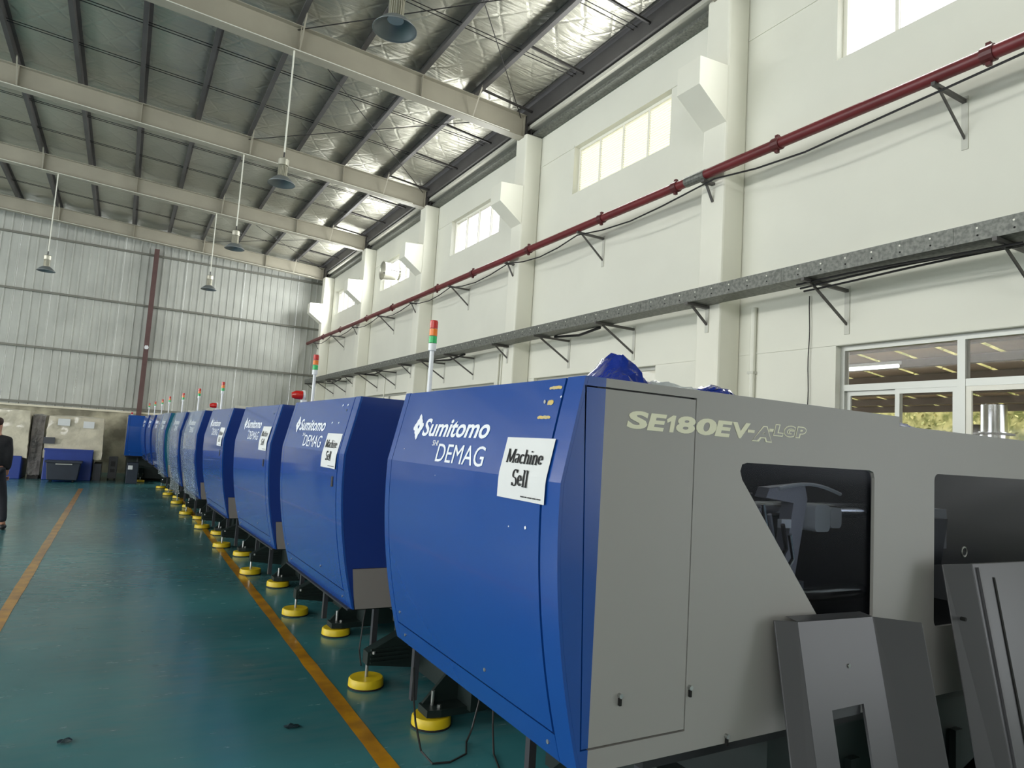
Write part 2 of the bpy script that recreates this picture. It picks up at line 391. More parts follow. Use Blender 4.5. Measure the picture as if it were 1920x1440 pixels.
# low windows
for i, (a, b_) in enumerate(LOW[1:]):
    w = empty('window_%d' % (i + 6), (XW + .12, a, .95)); w['kind'] = 'structure'
    W = b_ - a; H = 2.18; t = .05; tz = 1.72
    ys = [0, W * .5 - .12, W] if i else [0, 2.06, W]
    ring('window_frame', 0, .035, 0, W, 0, H, t, 'alu_frame', w)
    MB().box(-.04, .04, t, W - t, tz - .035, tz + .035).obj('transom', 'alu_frame', w)
    MB().box(-.045, .045, ys[1] - .035, ys[1] + .035, t, H - t).obj('mullion', 'alu_frame', w)
    gm = 'window_glass' if i == 0 else 'frosted'
    for q in range(2):
        y0 = ys[q] + (.035 if q else t); y1 = ys[q + 1] - (.035 if not q else t)
        MB().box(-.004, .004, y0, y1, tz + .035, H - t).obj('pane', gm, w)
        n = 2; wd = (y1 - y0) / n
        for k in range(n):
            s0 = y0 + k * wd - (.02 if k else 0); s1 = y0 + (k + 1) * wd + (.02 if k == 0 else 0); dx = -.02 if (k + q) % 2 else .02
            z0, z1 = t, tz - .035
            so = ring('sliding_sash', dx, .014, s0, s1, z0, z1, .047, 'white_frame' if q == 0 else 'alu_frame', w)
            MB().box(dx - .003, dx + .003, s0 + .045, s1 - .045, z0 + .05, z1 - .045).obj('pane', gm, so)

# ---- far wall: corrugated cladding sheets on girts over a low masonry wall
def roof_z(x):  # underside of the roof beams
    return 7.93 + .047 * (6.3 - x) if x > -5 else 7.93 + .047 * (6.3 + 5) - .047 * (-5 - x)
wall_far = MB().box(XL, XW, YF, YF + .25, 0, 2.15).obj('wall_far', 'masonry', kind='structure')
MB().box(XL, XW, YF - .04, YF + .25, 2.15, 2.21).obj('ledge', 'ledge', wall_far)
x = XW; w = 1.03; k = 0
while x > XL:
    x0 = max(x - w, XL); zt = roof_z((x + x0) / 2) + .62
    xs = []; n = 4
    for q in range(n):
        s = x0 + (x - x0) * q / n; d = (x - x0) / n
        xs += [(s, 0), (s + d * .74, 0), (s + d * .80, -.035), (s + d * .94, -.035)]
    xs.append((x, 0)); off = YF + .06 + (.006 if k % 2 else 0)
    v = []; f = []
    for px_, dy in xs: v += [(px_, off + dy, 2.2), (px_, off + dy, zt)]
    for q in range(len(xs) - 1): f.append((2 * q, 2 * q + 2, 2 * q + 3, 2 * q + 1))
    MB().add(v, f).obj('cladding_sheet', 'cladding', wall_far)
    x -= w; k += 1
for z in (2.3, 4.17, 6.08, 7.98):
    MB().box(XL, XW - .1, YF - .06, YF, z - .035, z + .035).obj('girt', 'girt_steel', wall_far)
for x in (.5, -7.0, -12.0):
    y_ = YF - .22; pb = MB().prism([(x + a, y_ + c) for a, c in ((-.08, 0), (.08, 0), (.08, .015), (.008, .015), (.008, .145), (.08, .145), (.08, .16), (-.08, .16), (-.08, .145), (-.008, .145), (-.008, .015), (-.08, .015))], 'z', 0, 8.2)
    pb.obj('wall_post', 'post_steel', wall_far)

# ---- left and rear walls (outside the frame)
me = plate([[(YR, 0), (YF, 0), (YF, 8.2), (YR, 8.2)], rect(-6, 27.5, 6.4, 7.4), rect(2, 18, 0.02, 3.7)], .2)
remap(me, lambda x, y, z: (XL - z, x, y)); wl = mobj('wall_left', me, 'wall_paint'); wl['kind'] = 'structure'
me = plate([[(XL, 0), (XW, 0), (XW, 8.9), (XL, 8.9)], rect(-13, -4, 5.5, 7.4)], .2)
remap(me, lambda x, y, z: (x, YR - z, y)); wr_ = mobj('wall_rear', me, 'wall_paint'); wr_['kind'] = 'structure'

# ---- roof: beams, purlins, rods and foil blanket
ceiling = empty('ceiling', (0, 10, 8)); ceiling['kind'] = 'structure'
ceiling.location = (0, 0, 0)
BY = [.9, 6.2, 11.4, 16.5, 21.65, 26.95]
PX = [XF - 1.07 - 1.115 * i for i in range(19)]
def beam_mesh():
    b = MB(); segs = [6.42, -5.0, XL + .05]
    pf_ = [(-.1, 0), (.1, 0), (.1, .014), (.006, .014), (.006, .45), (.1, .45), (.1, .464), (-.1, .464), (-.1, .45), (-.006, .45), (-.006, .014), (-.1, .014)]
    v = [(a, y, roof_z(a) + h) for a in segs for y, h in pf_]; n = 12
    b.add(v, [tuple(range(n)), tuple(range(3 * n - 1, 2 * n - 1, -1))] + [(j * n + i, j * n + (i + 1) % n, (j + 1) * n + (i + 1) % n, (j + 1) * n + i) for j in (0, 1) for i in range(n)])
    return b
b0 = beam_mesh().obj('roof_beam', 'steel_beam', ceiling, loc=(0, BY[0], 0))
subs = []
for xx in (6.35, 4.15, 1.95, -.3, -2.5, -5.0, -7.3):
    z = roof_z(xx); subs.append(MB().box(xx - .006, xx + .006, -.09, .09, z + .014, z + .45).obj('stiffener', 'steel_beam', b0))
for xx in (1.95, -2.5, 5.2):
    z = roof_z(xx)
    subs.append(MB().bar((xx, -.08, z + .02), (xx + .0, -.45, z + .5), .026, .005).obj('fly_brace', 'steel_beam', b0))
edge_line = MB().tube([(6.0, -.115, roof_z(6.0) + .012), (-5, -.115, roof_z(-5) + .012), (-12, -.115, roof_z(-12) + .012)], .008, 6).obj('flange_highlight', 'pvc', b0)  # thin white tube imitating the bright lit edge of the bottom flange
subs.append(edge_line)
for y in BY[1:]:
    c = b0.copy(); C.objects.link(c); c.location.y = y
    for s in subs: d = s.copy(); C.objects.link(d); d.parent = c
YA, YB = YR + .1, YF + .2
pr = None
for x in PX:
    if x < XL + .2: continue
    z = roof_z(x) + .464
    b = MB().prism([(x + a, z + c) for a, c in ((-.07, 0), (.008, 0), (.008, .19), (.07, .19), (.07, .2), (-.004, .2), (-.004, .01), (-.058, .01), (-.058, .03), (-.07, .03))], 'y', YA, YB)
    b.obj('purlin', 'purlin_steel', ceiling)
ze = roof_z(6.5)
MB().prism([(6.38, ze + .30), (6.52, ze + .30), (6.52, ze + .315), (6.395, ze + .315), (6.395, ze + .6), (6.38, ze + .6)], 'y', YA, YB).obj('eave_purlin', 'purlin_steel', ceiling)
MB().box(6.44, 6.70, YA, YB, ze + .20, ze + .27).obj('eave_flashing', 'pale_cover', ceiling)
MB().box(6.52, 6.70, YA, YB, ze + .06, ze + .12).obj('eave_strip', 'galvanised', ceiling)
MB().box(6.3, XW + .25, YA, YB, ze + .62, ze + .66).obj('eave_sheet', 'purlin_steel', ceiling)
# foil strips between purlins
edges = [6.5] + [x for x in PX if x > XL + .2] + [XL]
rs = np.random.RandomState(3)
for i in range(len(edges) - 1):
    a, c = edges[i], edges[i + 1]
    nx = 10; ny = int((YB - YA) / .22)
    gx = np.linspace(a, c, nx + 1); gy = np.linspace(YA, YB, ny + 1)
    no = rs.rand(ny + 1, nx + 1); ph = rs.rand() * 9
    v = []; f = []
    for j, y in enumerate(gy):
        for q, xx in enumerate(gx):
            s = q / nx; sag = .05 * math.sin(PI * s) * (1 + .5 * math.sin(y * 1.7 + ph))
            v.append((xx, y, roof_z(xx) + .675 - sag + .018 * (no[j, q] - .5)))
    for j in range(ny):
        for q in range(nx):
            t0 = j * (nx + 1) + q; f.append((t0, t0 + 1, t0 + nx + 2, t0 + nx + 1))
    MB().add(v, f).obj('foil_blanket', 'foil', ceiling, smooth=True)
MB().add([(XW + .4, YA - .4, 8.72), (-5, YA - .4, 9.28), (-5, YB + .2, 9.28), (XW + .4, YB + .2, 8.72), (XL - .4, YA - .4, 8.78), (XL - .4, YB + .2, 8.78)], [(0, 1, 2, 3), (1, 4, 5, 2)]).obj('roof_sheet', 'purlin_steel', ceiling)
# sag rods in pairs
for i in range(len(BY)):
    y0 = BY[i]; y1 = BY[i + 1] if i + 1 < len(BY) else YF
    if y1 - y0 < 2: continue
    for fr in (.34, .66):
        y = y0 + (y1 - y0) * fr
        for dy in (0, .09):
            b = MB(); z = lambda x: roof_z(x) + .55
            b.tube([(6.38, y + dy, z(6.38)), (-5, y + dy, z(-5)), (-12, y + dy, z(-12))], .008, 5); b.obj('sag_rod', 'rod_steel', ceiling)
    for (xa, xb) in ((6.3, 1.9),) if i in (1, 2, 4) else ():
        for s in (0, 1):
            MB().tube([(xa, (y0, y1)[s], roof_z(xa) + .42), (xb, (y1, y0)[s], roof_z(xb) + .42)], .009, 5).obj('cross_brace', 'rod_steel', ceiling)
for y in np.arange(2.5, 27, 1.72):
    MB().bar((5.27, y, roof_z(5.27) + .5), (6.38, y, roof_z(6.38) + .45), .035, .035).obj('eave_strut', 'dark_steel', ceiling)

# ================================================================ RIGHT WALL SERVICES
# fire pipe
pipe = MB().tube([(6.2, y, 5.455) for y in (-3, 10, 27.9)], .062, 16).obj('fire_pipe', 'pipe_red', smooth='auto')
tag(pipe, 'long dark red water pipe running along the white wall under the high windows', 'pipe')
for y in (2.9, 5.1, 6.75, 8.4, 10.6, 12.9, 14.8, 17.9, 20.2, 23.1, 25.4):
    b = MB(); b.tube([(6.2, y - .05, 5.455), (6.2, y + .05, 5.455)], .076, 14); b.box(6.18, 6.22, y - .02, y + .02, 5.53, 5.56)
    b.box(6.18, 6.22, y - .02, y + .02, 5.35, 5.38); b.obj('coupling', 'pipe_coupling', pipe)
b = MB().tube([(6.2, 6.2, 5.455), (6.2, 6.55, 5.455)], .068, 14).obj('clamp_sleeve', 'galvanised', pipe)
cpts = [(6.17, -3, 5.35)]
for y in (0.9, 2.4): cpts.append((6.17, y, 5.33))
for (y0, yc) in ((3.4, 6.02), (6.3, 9.0), (9.0, 11.3), (11.4, 14.0), (14.0, 16.4), (16.5, 19.0), (19, 21.5), (21.5, 24.2), (24.2, 26.6)):
    for t in (.25, .5, .75, 1): cpts.append((6.17, y0 + (yc - y0) * t, 5.33 - .12 * math.sin(PI * t)))
cpts.sort(key=lambda p: p[1])
tag(MB().tube(cpts, .011, 6).obj('slack_cable', 'cable_black'), 'thin black cable hanging slack just beneath the red pipe', 'cable')
def wall_bracket(y, ztop, xarm, zlen, white=True):
    e = empty('wall_bracket', (XW, y, ztop), parent=wall_right)
    pb = MB().box(-.012, 0, -.03, .03, -zlen, .03)
    pb.obj('back_plate', 'bracket_white', e)
    MB().bar((-.01, 0, -.02), (xarm, 0, -.02), .035, .035).obj('arm', 'bracket_dark', e)
    MB().bar((-.01, 0, -zlen * .78), (xarm * .82, 0, -.035), .032, .012, up=(0, 1, 0)).obj('diagonal', 'bracket_dark', e)
for y in (3.35, 9.0, 14.1, 19.1, 24.3): wall_bracket(y, 5.40, -.56, .5)
for y in COLY:
    e = empty('column_bracket', (XF, y + .18, 5.37), parent=wall_right)
    MB().box(-.2, 0, -.03, .03, -.03, 0).obj('arm', 'bracket_dark', e)
    MB().bar((-.14, 0, -.02), (-.005, 0, -.25), .03, .02).obj('diagonal', 'bracket_dark', e)
TB = [-1.2, 1.0, 2.75, 4.54, 8.1, 9.85, 13.6, 15.2, 18.6, 20.2, 23.6, 25.2]
for y in TB: wall_bracket(y, 3.745, -.76, .5)
for y in COLY:
    e = empty('column_bracket', (XF, y + .2, 3.745), parent=wall_right)
    MB().box(-.38, 0, -.03, .03, -.035, 0).obj('arm', 'bracket_dark', e)
    MB().box(-.012, 0, -.03, .03, -.34, -.035).obj('back_plate', 'bracket_white', e)
    MB().bar((-.28, 0, -.03), (-.005, 0, -.24), .03, .02).obj('diagonal', 'bracket_dark', e)
# cable tray
tray = empty('cable_tray', (6.0, 0, 3.75)); tag(tray, 'galvanised perforated cable tray running the length of the white wall below the red pipe', 'cable tray')
joints = [-2.5] + [1.15, 3.15, 4.9, 7.2, 9.9, 12.4, 15.0, 17.8, 20.6, 23.4, 26.9]
for i in range(len(joints) - 1):
    a, c = joints[i] + .004, joints[i + 1] - .004; dz = random.uniform(-.003, .003)
    b = MB().prism([(p_, q_ + dz) for p_, q_ in ((-.002, 0), (.304, 0), (.304, .11), (.30, .11), (.30, .004), (.002, .004), (.002, .151), (.02, .151), (.02, .155), (-.002, .155))], 'y', a, c)
    s = b.obj('tray_section', 'galvanised', tray)
    hb = MB(); wb = MB()
    y = a + .12
    while y < c - .05:
        hb.tube([(-.0045, y, .045 + dz), (-.0005, y, .045 + dz)], .009, 6); wb.tube([(-.0045, y + .004, .108 + dz), (-.0005, y + .004, .108 + dz)], .009, 6); y += .27
    hb.obj('slot_row', 'hole_black', s, kind='stuff'); wb.obj('slot_row', 'pvc', s, kind='stuff')
    MB().box(-.006, -.002, a - .07, a + .07, .012, .143).obj('splice_plate', 'galvanised', tray)
for k in range(3):
    pts = [(6.08 + .06 * k, y, 3.70 + .02 * math.sin(y * 1.9 + k) - .01 * k) for y in np.arange(2.6, 5.0, .3)]
    MB().tube([(p[0] - 6.0, p[1], p[2] - 3.75) for p in pts], .011, 6).obj('loose_cable', 'cable_black', tray)
for (a, c) in ((8.4, 9.7), (13.2, 15.0), (18.6, 20.2), (22.8, 24.6)):
    MB().tube([(.28, a, -.02), (.34, (a + c) / 2, -.06), (.3, c, -.02)], .022, 6).obj('cable_bundle', 'cable_black', tray)
# conduits on the wall
for (y, z0, z1, r) in ((5.78, .0, 3.72, .035), (12.4, 0, 3.72, .03), (12.3, 0, 3.72, .018), (16.75, 0, 3.72, .02), (19.5, 0, 3.72, .02)):
    c = MB().tube([(XW - r, y, z0), (XW - r, y, z1)], r, 10).obj('wall_conduit', 'pvc', wall_right, smooth='auto')
    for z in (1.5, 2.9): MB().box(XW - 2 * r - .004, XW, y - r - .012, y + r + .012, z - .015, z + .015).obj('pipe_clip', 'bracket_white', c)
tag(MB().tube([(XW - .03, 4.99 + .006 * math.sin(z * 9), z) for z in np.linspace(3.74, .95, 24)], .006, 5).obj('hanging_wire', 'cable_black'),
    'thin dark wire hanging down the white wall left of the wide window', 'wire')
# exhaust fan in window 4
fe = empty('exhaust_fan', (6.60, 19.0, 6.72)); tag(fe, 'round metal exhaust fan housing set in the fourth high window', 'fan')
v = MB(); pr_ = [(0.28, .0), (.30, .03), (.26, .12), (.25, .42), (.24, .42), (.24, .12), (.27, .01)]
def lx(b_, prof, n=24):
    vv = []; ff = []
    for r, t in prof: vv += [(-t, r * math.cos(2 * PI * k / n), r * math.sin(2 * PI * k / n)) for k in range(n)]
    for i in range(len(prof) - 1):
        for k in range(n):
            q = (k + 1) % n; ff.append((i * n + k, i * n + q, (i + 1) * n + q, (i + 1) * n + k))
    return b_.add(vv, ff)
lx(MB(), [(.20, -.1), (.22, .0), (.27, .40), (.29, .42), (.27, .42), (.25, .38), (.2, 0), (.18, -.1)]).obj('fan_housing', 'lamp_housing', fe, smooth=True)
b = MB(); b.tube([(-.2, 0, 0), (-.05, 0, 0)], .06, 12)
for k in range(5):
    a = 2 * PI * k / 5; d = Vector((0, math.cos(a), math.sin(a))); n_ = Vector((0, -math.sin(a), math.cos(a)))
    b.add([Vector((-.12, 0, 0)) + d * .05 + n_ * .03, Vector((-.12, 0, 0)) + d * .05 - n_ * .03, Vector((-.16, 0, 0)) + d * .19 - n_ * .06, Vector((-.09, 0, 0)) + d * .19 + n_ * .06], [(0, 1, 2, 3)])
b.obj('fan_blades', 'interior_black', fe)
for s in (-1, 1): MB().bar((-.3, s * .24, 0), (.06, s * .24, -.0), .03, .03).obj('mount_bar', 'dark_steel', fe)
MB().box(-.02, .0, -.26, .26, -.26, .26) if False else None

# camera-like white device on the far post
h = MB(); h.box(-.05, .05, -.16, 0, -.06, .06); h.tube([(0, -.26, -.02), (0, -.16, 0)], [.07, .04], 12)
tag(h.obj('loudspeaker', 'white_plastic', loc=(.5, YF - .22, 4.55)), 'small white loudspeaker fixed to the dark post of the far wall', 'loudspeaker')

# ================================================================ PENDANT LAMPS
def lamp():
    e = empty('pendant_lamp')
    MB().lathe((0, 0, 0), [(.06, .125), (.10, .115), (.15, .075), (.205, .018), (.218, 0), (.211, 0), (.198, .016), (.145, .068), (.095, .105), (.055, .115)], 28).obj('lamp_shade', 'lamp_shade', e, smooth=True)
    MB().lathe((0, 0, .10), [(.0, .0), (.08, .0), (.08, .006), (0, .006)], 20).obj('diffuser', 'lamp_inside', e)
    b = MB(); b.lathe((0, 0, .115), [(.055, 0), (.055, .19)], 16)
    for k in range(20):
        a = 2 * PI * k / 20; b.bar((.05 * math.cos(a), .05 * math.sin(a), .215), (.076 * math.cos(a), .076 * math.sin(a), .215), .006, .17)
    b.obj('heat_sink', 'lamp_housing', e, kind='stuff')
    MB().lathe((0, 0, .31), [(.085, 0), (.085, .10), (.07, .12), (.02, .13)], 20).obj('driver_cap', 'lamp_housing', e, smooth='auto')
    MB().tube([(0, 0, .43), (.0, .012, .50), (0, 0, .54)], .012, 8).obj('hook', 'dark_steel', e)
    MB().tube([(0, 0, .54), (0, 0, 2.36)], .014, 8).obj('rod', 'pvc', e)
    return e
LP = [(1.92, 6.2, 5.77, 'pendant lamp nearest the camera with a wide pale grey shade and finned top'),
      (1.87, 11.28, 5.84, 'second pendant lamp from the camera, on a long white rod from the nearest full beam'),
      (1.83, 16.38, 5.90, 'third pendant lamp on a white rod, seen against the roof'),
      (1.82, 21.53, 5.84, 'farthest pendant lamp of the right row, seen against the corrugated wall'),
      (-2.14, 21.53, 5.66, 'pendant lamp hanging alone at far left before the corrugated wall')]
l0 = lamp()
for i, (x, y, z, lb) in enumerate(LP):
    o = l0 if i == 0 else copy_tree(l0)
    o.location = (x, {6.2: 6.2, 11.28: 11.4, 16.38: 16.5}.get(y, 21.65) - .07, z)
    tag(o, lb, 'lamp', 'pendant lamps')
    for ch in o.children:
        if ch.name.startswith('rod'):
            ch.scale.z = 1; top = roof_z(x) - z - .045
            nm = MB().tube([(0, 0, .54), (0, 0, top + .06)], .014, 8); m2 = bpy.data.meshes.new('rod'); m2.from_pydata(nm.v, [], nm.f); m2.materials.append(MATS['pvc']); ch.data = m2

# ================================================================ INJECTION MOULDING MACHINES
def prof(z):
    return -.073 + .215 * (z - 1.70) if z >= 1.70 else -.074 + .194 * (1.62 - z) ** 2
ZT, ZB, WD, LEN = 2.04, .82, 1.56, 4.35
def zs(z0, z1):
    a = [z0] + [z for z in np.arange(.86, 1.70, .06) if z0 < z < z1] + ([1.70] if z0 < 1.70 < z1 else []) + ([1.706] if z0 < 1.706 < z1 else []) + [z1]
    return a
def skin(y0, y1, z0, z1, t=.012, off=0., ny=1):
    b = MB(); Z = zs(z0, z1); n = len(Z); ys = np.linspace(y0, y1, ny + 1)
    v = []
    for d in (0, t):
        for y in ys: v += [(prof(z) + d - off, y, z) for z in Z]
    f = []; m_ = (ny + 1) * n
    for j in range(ny):
        for i in range(n - 1):
            a = j * n + i; f.append((a, a + 1, a + n + 1, a + n)); f.append((m_ + a, m_ + a + n, m_ + a + n + 1, m_ + a + 1))
    for i in range(n - 1):
        f.append((i, m_ + i, m_ + i + 1, i + 1)); a = ny * n + i; f.append((a, a + 1, m_ + a + 1, m_ + a))
    for j in range(ny):
        for i in (0, n - 1):
            a = j * n + i; f.append((a, a + n, m_ + a + n, m_ + a) if i == 0 else (a, m_ + a, m_ + a + n, a + n))
    return b.add(v, f)
def smooth_front(o):
    bm = bmesh.new(); bm.from_mesh(o.data)
    for f in bm.faces: f.smooth = True
    for e in bm.edges:
        z = (e.verts[0].co.z + e.verts[1].co.z) / 2
        e.smooth = len(e.link_faces) == 2 and e.calc_face_angle(0) < .5 and not (abs(z - 1.70) < .002)
    bm.to_mesh(o.data); bm.free()
def front_map(y0, z0, off=.0015):
    """text plane (a to the reader's right, b up) -> machine front, read from the aisle"""
    return lambda a, b, c: (prof(z0 + b) - off - c, y0 - a, z0 + b)
def blob_outline():
    out = []
    for k in range(4):
        a = PI / 2 * k; ca, sa = math.cos(a), math.sin(a)
        for (x, y) in ((1, .10), (.86, .28), (.62, .30), (.52, .50), (.30, .62), (.20, .80)):
            out.append((x * ca - y * sa, x * sa + y * ca))
    return out
def add_front(e, blue='blue_paint', logo=True):
    d = skin(.109, 1.496, .912, ZT - .002).obj('front_door', blue, e); smooth_front(d)
    for nm, a in (('front_trim', (0, .097, ZB, ZT)), ('front_trim', (1.502, WD, ZB, ZT)), ('front_sill', (.10, 1.50, ZB, .906))):
        o = skin(*a).obj(nm, blue, e); smooth_front(o)
    k = skin(.05, 1.52, .86, 2.02, .01, -.014).obj('seam_backing', 'seam', e)
    for (y, z) in ((.15, .865), (1.42, .865), (.2, 1.96), (.55, .97), (1.44, .97)):
        MB().tube([(prof(z) - .004, y, z), (prof(z) + .002, y, z)], .007, 8).obj('screw', 'bolt', d)
    if logo:
        me = plate([[(x * .5, y * .5) for x, y in blob_outline()], [(.1, 0), (0, .1), (-.1, 0), (0, -.1)]], .0008 / .1)
        for v in me.vertices: v.co = (v.co.x * .118, v.co.y * .122, v.co.z * .1)
        remap(me, front_map(1.265, 1.868)); mobj('emblem', me, 'lettering_white', d)
        for s, w_, h_, y0, z0, sh, of in (('Sumitomo', .655, .082, 1.20, 1.825, .2, .022), ('DEMAG', .44, .078, .975, 1.718, 0, .001), ('SHI', .06, .024, 1.05, 1.785, .0, .0)):
            me = text_me(s, w_, h_, sh, of); remap(me, front_map(y0, z0)); mobj('lettering', me, 'lettering_white', d)
    return d
def add_pads(e, spots):
    for (x, y, br) in spots:
        p = MB().lathe((x, y, 0), [(.128, .012), (.126, .055), (.118, .066), (.02, .066)], 28).obj('leveling_pad', 'pad_yellow', e, smooth='auto')
        MB().lathe((x, y, 0), [(.13, 0), (.13, .012)], 28).obj('rubber_foot', 'rubber', p)
        MB().tube([(x, y, .06), (x, y, .21)], .012, 10).obj('threaded_rod', 'bolt', p)
        b = MB()
        if br:
            b.prism([(x - .07, y - .08), (x + .02, y - .10), (x + .34, y - .10), (x + .34, y + .10), (x + .02, y + .10), (x - .07, y + .06)], 'z', .075, .12)
            MB().prism([(x - .05, .12), (x + .5, .12), (x + .5, .46), (x + .16, .34)], 'y', y + .04, y + .065).obj('bracket_web', 'machine_green', e)
        else:
            b.prism([(x - .02, .16), (x + .5, .09), (x + .5, .50), (x - .02, .25)], 'y', y - .05, y + .05)
        fb_ = b.obj('foot_bracket', 'machine_green', e)
        if not br:
            for k in range(4): MB().box(x + .0, x + .3, y - .065, y - .05, .17 + k * .03, .185 + k * .03).obj('bracket_rib', 'machine_green', fb_)
        for dy in (-.06, .06): MB().tube([(x + .02, y + dy, .12 if br else .24), (x + .02, y + dy, .14 if br else .26)], .013, 6).obj('foot_bolt', 'bolt', p)
def add_base(e, pads):
    x0 = .92
    MB().prism([(x0, .10), (LEN - .1, .10), (LEN - .1, .74), (x0 + .1, .74), (x0 + .1, .46), (x0 - .02, .46), (x0 - .02, .34), (x0, .34)], 'y', .10, WD - .10).obj('base_frame', 'machine_green', e)
    for x in (1.5, 2.3, 3.1): MB().box(x, x + .06, .07, .10, .12, .6).obj('base_rib', 'machine_green', e)
    MB().box(.36, LEN - .1, .06, WD - .04, .76, .80).obj('bottom_tray', 'interior_black', e)
    MB().box(.62, .66, .36, .40, .12, .78).obj('support_post', 'machine_grey', e)
    MB().box(.62, .66, 1.16, 1.20, .12, .78).obj('support_post', 'machine_grey', e)
    add_pads(e, pads)
    for x in (2.1, 3.5): add_pads(e, [(x, .06, True)]) if x < 3 else None
    for x in (1.15, 1.9, 2.7, 3.6): MB().tube([(x, .095, .28), (x, .105, .28)], .014, 6).obj('base_bolt', 'bolt', e)
def add_tower(e, x, y, h=.36, tm=ZT):
    t = MB().tube([(x, y, tm - .02), (x, y, tm + .21)], .011, 10).obj('signal_tower_pole', 'white_plastic', e)
    z = tm + .21
    MB().tube([(x, y, z), (x, y, z + .035)], .020, 14).obj('tower_base', 'white_plastic', t, smooth='auto')
    for nm, c in (('green_lens', 'lens_green'), ('amber_lens', 'lens_amber'), ('red_lens', 'lens_red')):
        z1 = z + .037
        MB().tube([(x, y, z1), (x, y, z1 + .034)], .0205, 14).obj(nm, c, t, smooth='auto'); z = z1
    MB().tube([(x, y, z + .034), (x, y, z + .040)], .018, 14).obj('tower_cap', 'lens_red', t)
def add_beacon(e, x, y):
    bq = MB().box(x + .015, x + .05, y - .03, y + .03, ZT - .01, ZT + .02).obj('beacon_base', 'white_plastic', e)
    MB().tube([(x + .02, y, ZT + .055), (x + .035, y, ZT + .055)], .04, 16).obj('beacon_ring', 'white_plastic', bq)
    MB().tube([(x + .02, y, ZT + .055), (x - .03, y + .004, ZT + .055), (x - .06, y + .006, ZT + .052)], [.034, .033, .02], 16).obj('beacon_lens', 'lens_red', bq, smooth='auto')

# ---------- serif lettering for the paper notices (pen strokes, wide pen across, thin pen down)
def pen(pts, wx, wy):
    P = [Vector((x, y)) for x, y in pts]; L_ = []; R_ = []
    for i, p in enumerate(P):
        d = (P[min(i + 1, len(P) - 1)] - P[max(i - 1, 0)]).normalized(); n = Vector((-d.y, d.x))
        h = math.sqrt((wx * n.x) ** 2 + (wy * n.y) ** 2); L_.append(p + n * h); R_.append(p - n * h)
    return L_, R_
def arc(cx, cy, rx, ry, a0, a1, n=10):
    return [(cx + rx * math.cos(math.radians(a0 + (a1 - a0) * k / n)), cy + ry * math.sin(math.radians(a0 + (a1 - a0) * k / n))) for k in range(n + 1)]
S_ = lambda x, y, w=.16: [(x - w, y), (x + w, y)]
GL = {
 'M': (.95, [[(.12, 0), (.14, 1)], [(.14, 1), (.46, .05)], [(.46, .05), (.78, 1)], [(.80, 1), (.80, 0)], S_(.12, .02, .11), S_(.80, .02, .13), S_(.10, .98, .09), S_(.84, .98, .09)]),
 'a': (.5, [arc(.22, .5, .15, .16, 160, 0, 8) + [(.37, .1), (.46, .03)], arc(.22, .18, .14, .15, 60, 330, 10), [(.30, .33), (.37, .40)]]),
 'c': (.48, [arc(.26, .33, .18, .32, 40, 320, 14)]),
 'h': (.58, [[(.12, 0), (.12, 1)], [(.12, .5)] + arc(.3, .46, .15, .2, 130, 0, 8) + [(.45, 0)], S_(.12, .02, .1), S_(.45, .02, .1), S_(.08, .98, .06)]),
 'i': (.3, [[(.14, 0), (.14, .64)], S_(.14, .02, .1), S_(.09, .63, .06), [(.14, .84), (.14, .94)]]),
 'n': (.58, [[(.12, 0), (.12, .64)], [(.12, .5)] + arc(.3, .46, .15, .2, 130, 0, 8) + [(.45, 0)], S_(.12, .02, .1), S_(.45, .02, .1), S_(.07, .63, .05)]),
 'e': (.48, [[(.1, .38), (.42, .38)] + arc(.26, .36, .17, .29, 5, 325, 16)]),
 'S': (.6, [arc(.3, .74, .19, .24, 40, 250, 12) + arc(.3, .26, .2, .25, 80, -150, 12), [(.49, .80), (.49, .99)], [(.09, .2), (.09, .0)]]),
 'l': (.3, [[(.14, 0), (.14, 1)], S_(.14, .02, .1), S_(.09, .98, .06)]),
}
def serif_word(w, size, cx, cy, squeeze=1.0):
    tot = sum(GL[c][0] for c in w) * size * squeeze; x = cx - tot / 2; b = []
    for c in w:
        adv, st = GL[c]
        for pts in st:
            hor = abs(pts[0][1] - pts[-1][1]) < .01 and len(pts) == 2
            L_, R_ = pen(pts, .078, .03 if hor else .026)
            b.append(([(x + p.x * size * squeeze, cy + p.y * size) for p in L_], [(x + p.x * size * squeeze, cy + p.y * size) for p in R_]))
        x += adv * size * squeeze
    return b
NOTE = {}
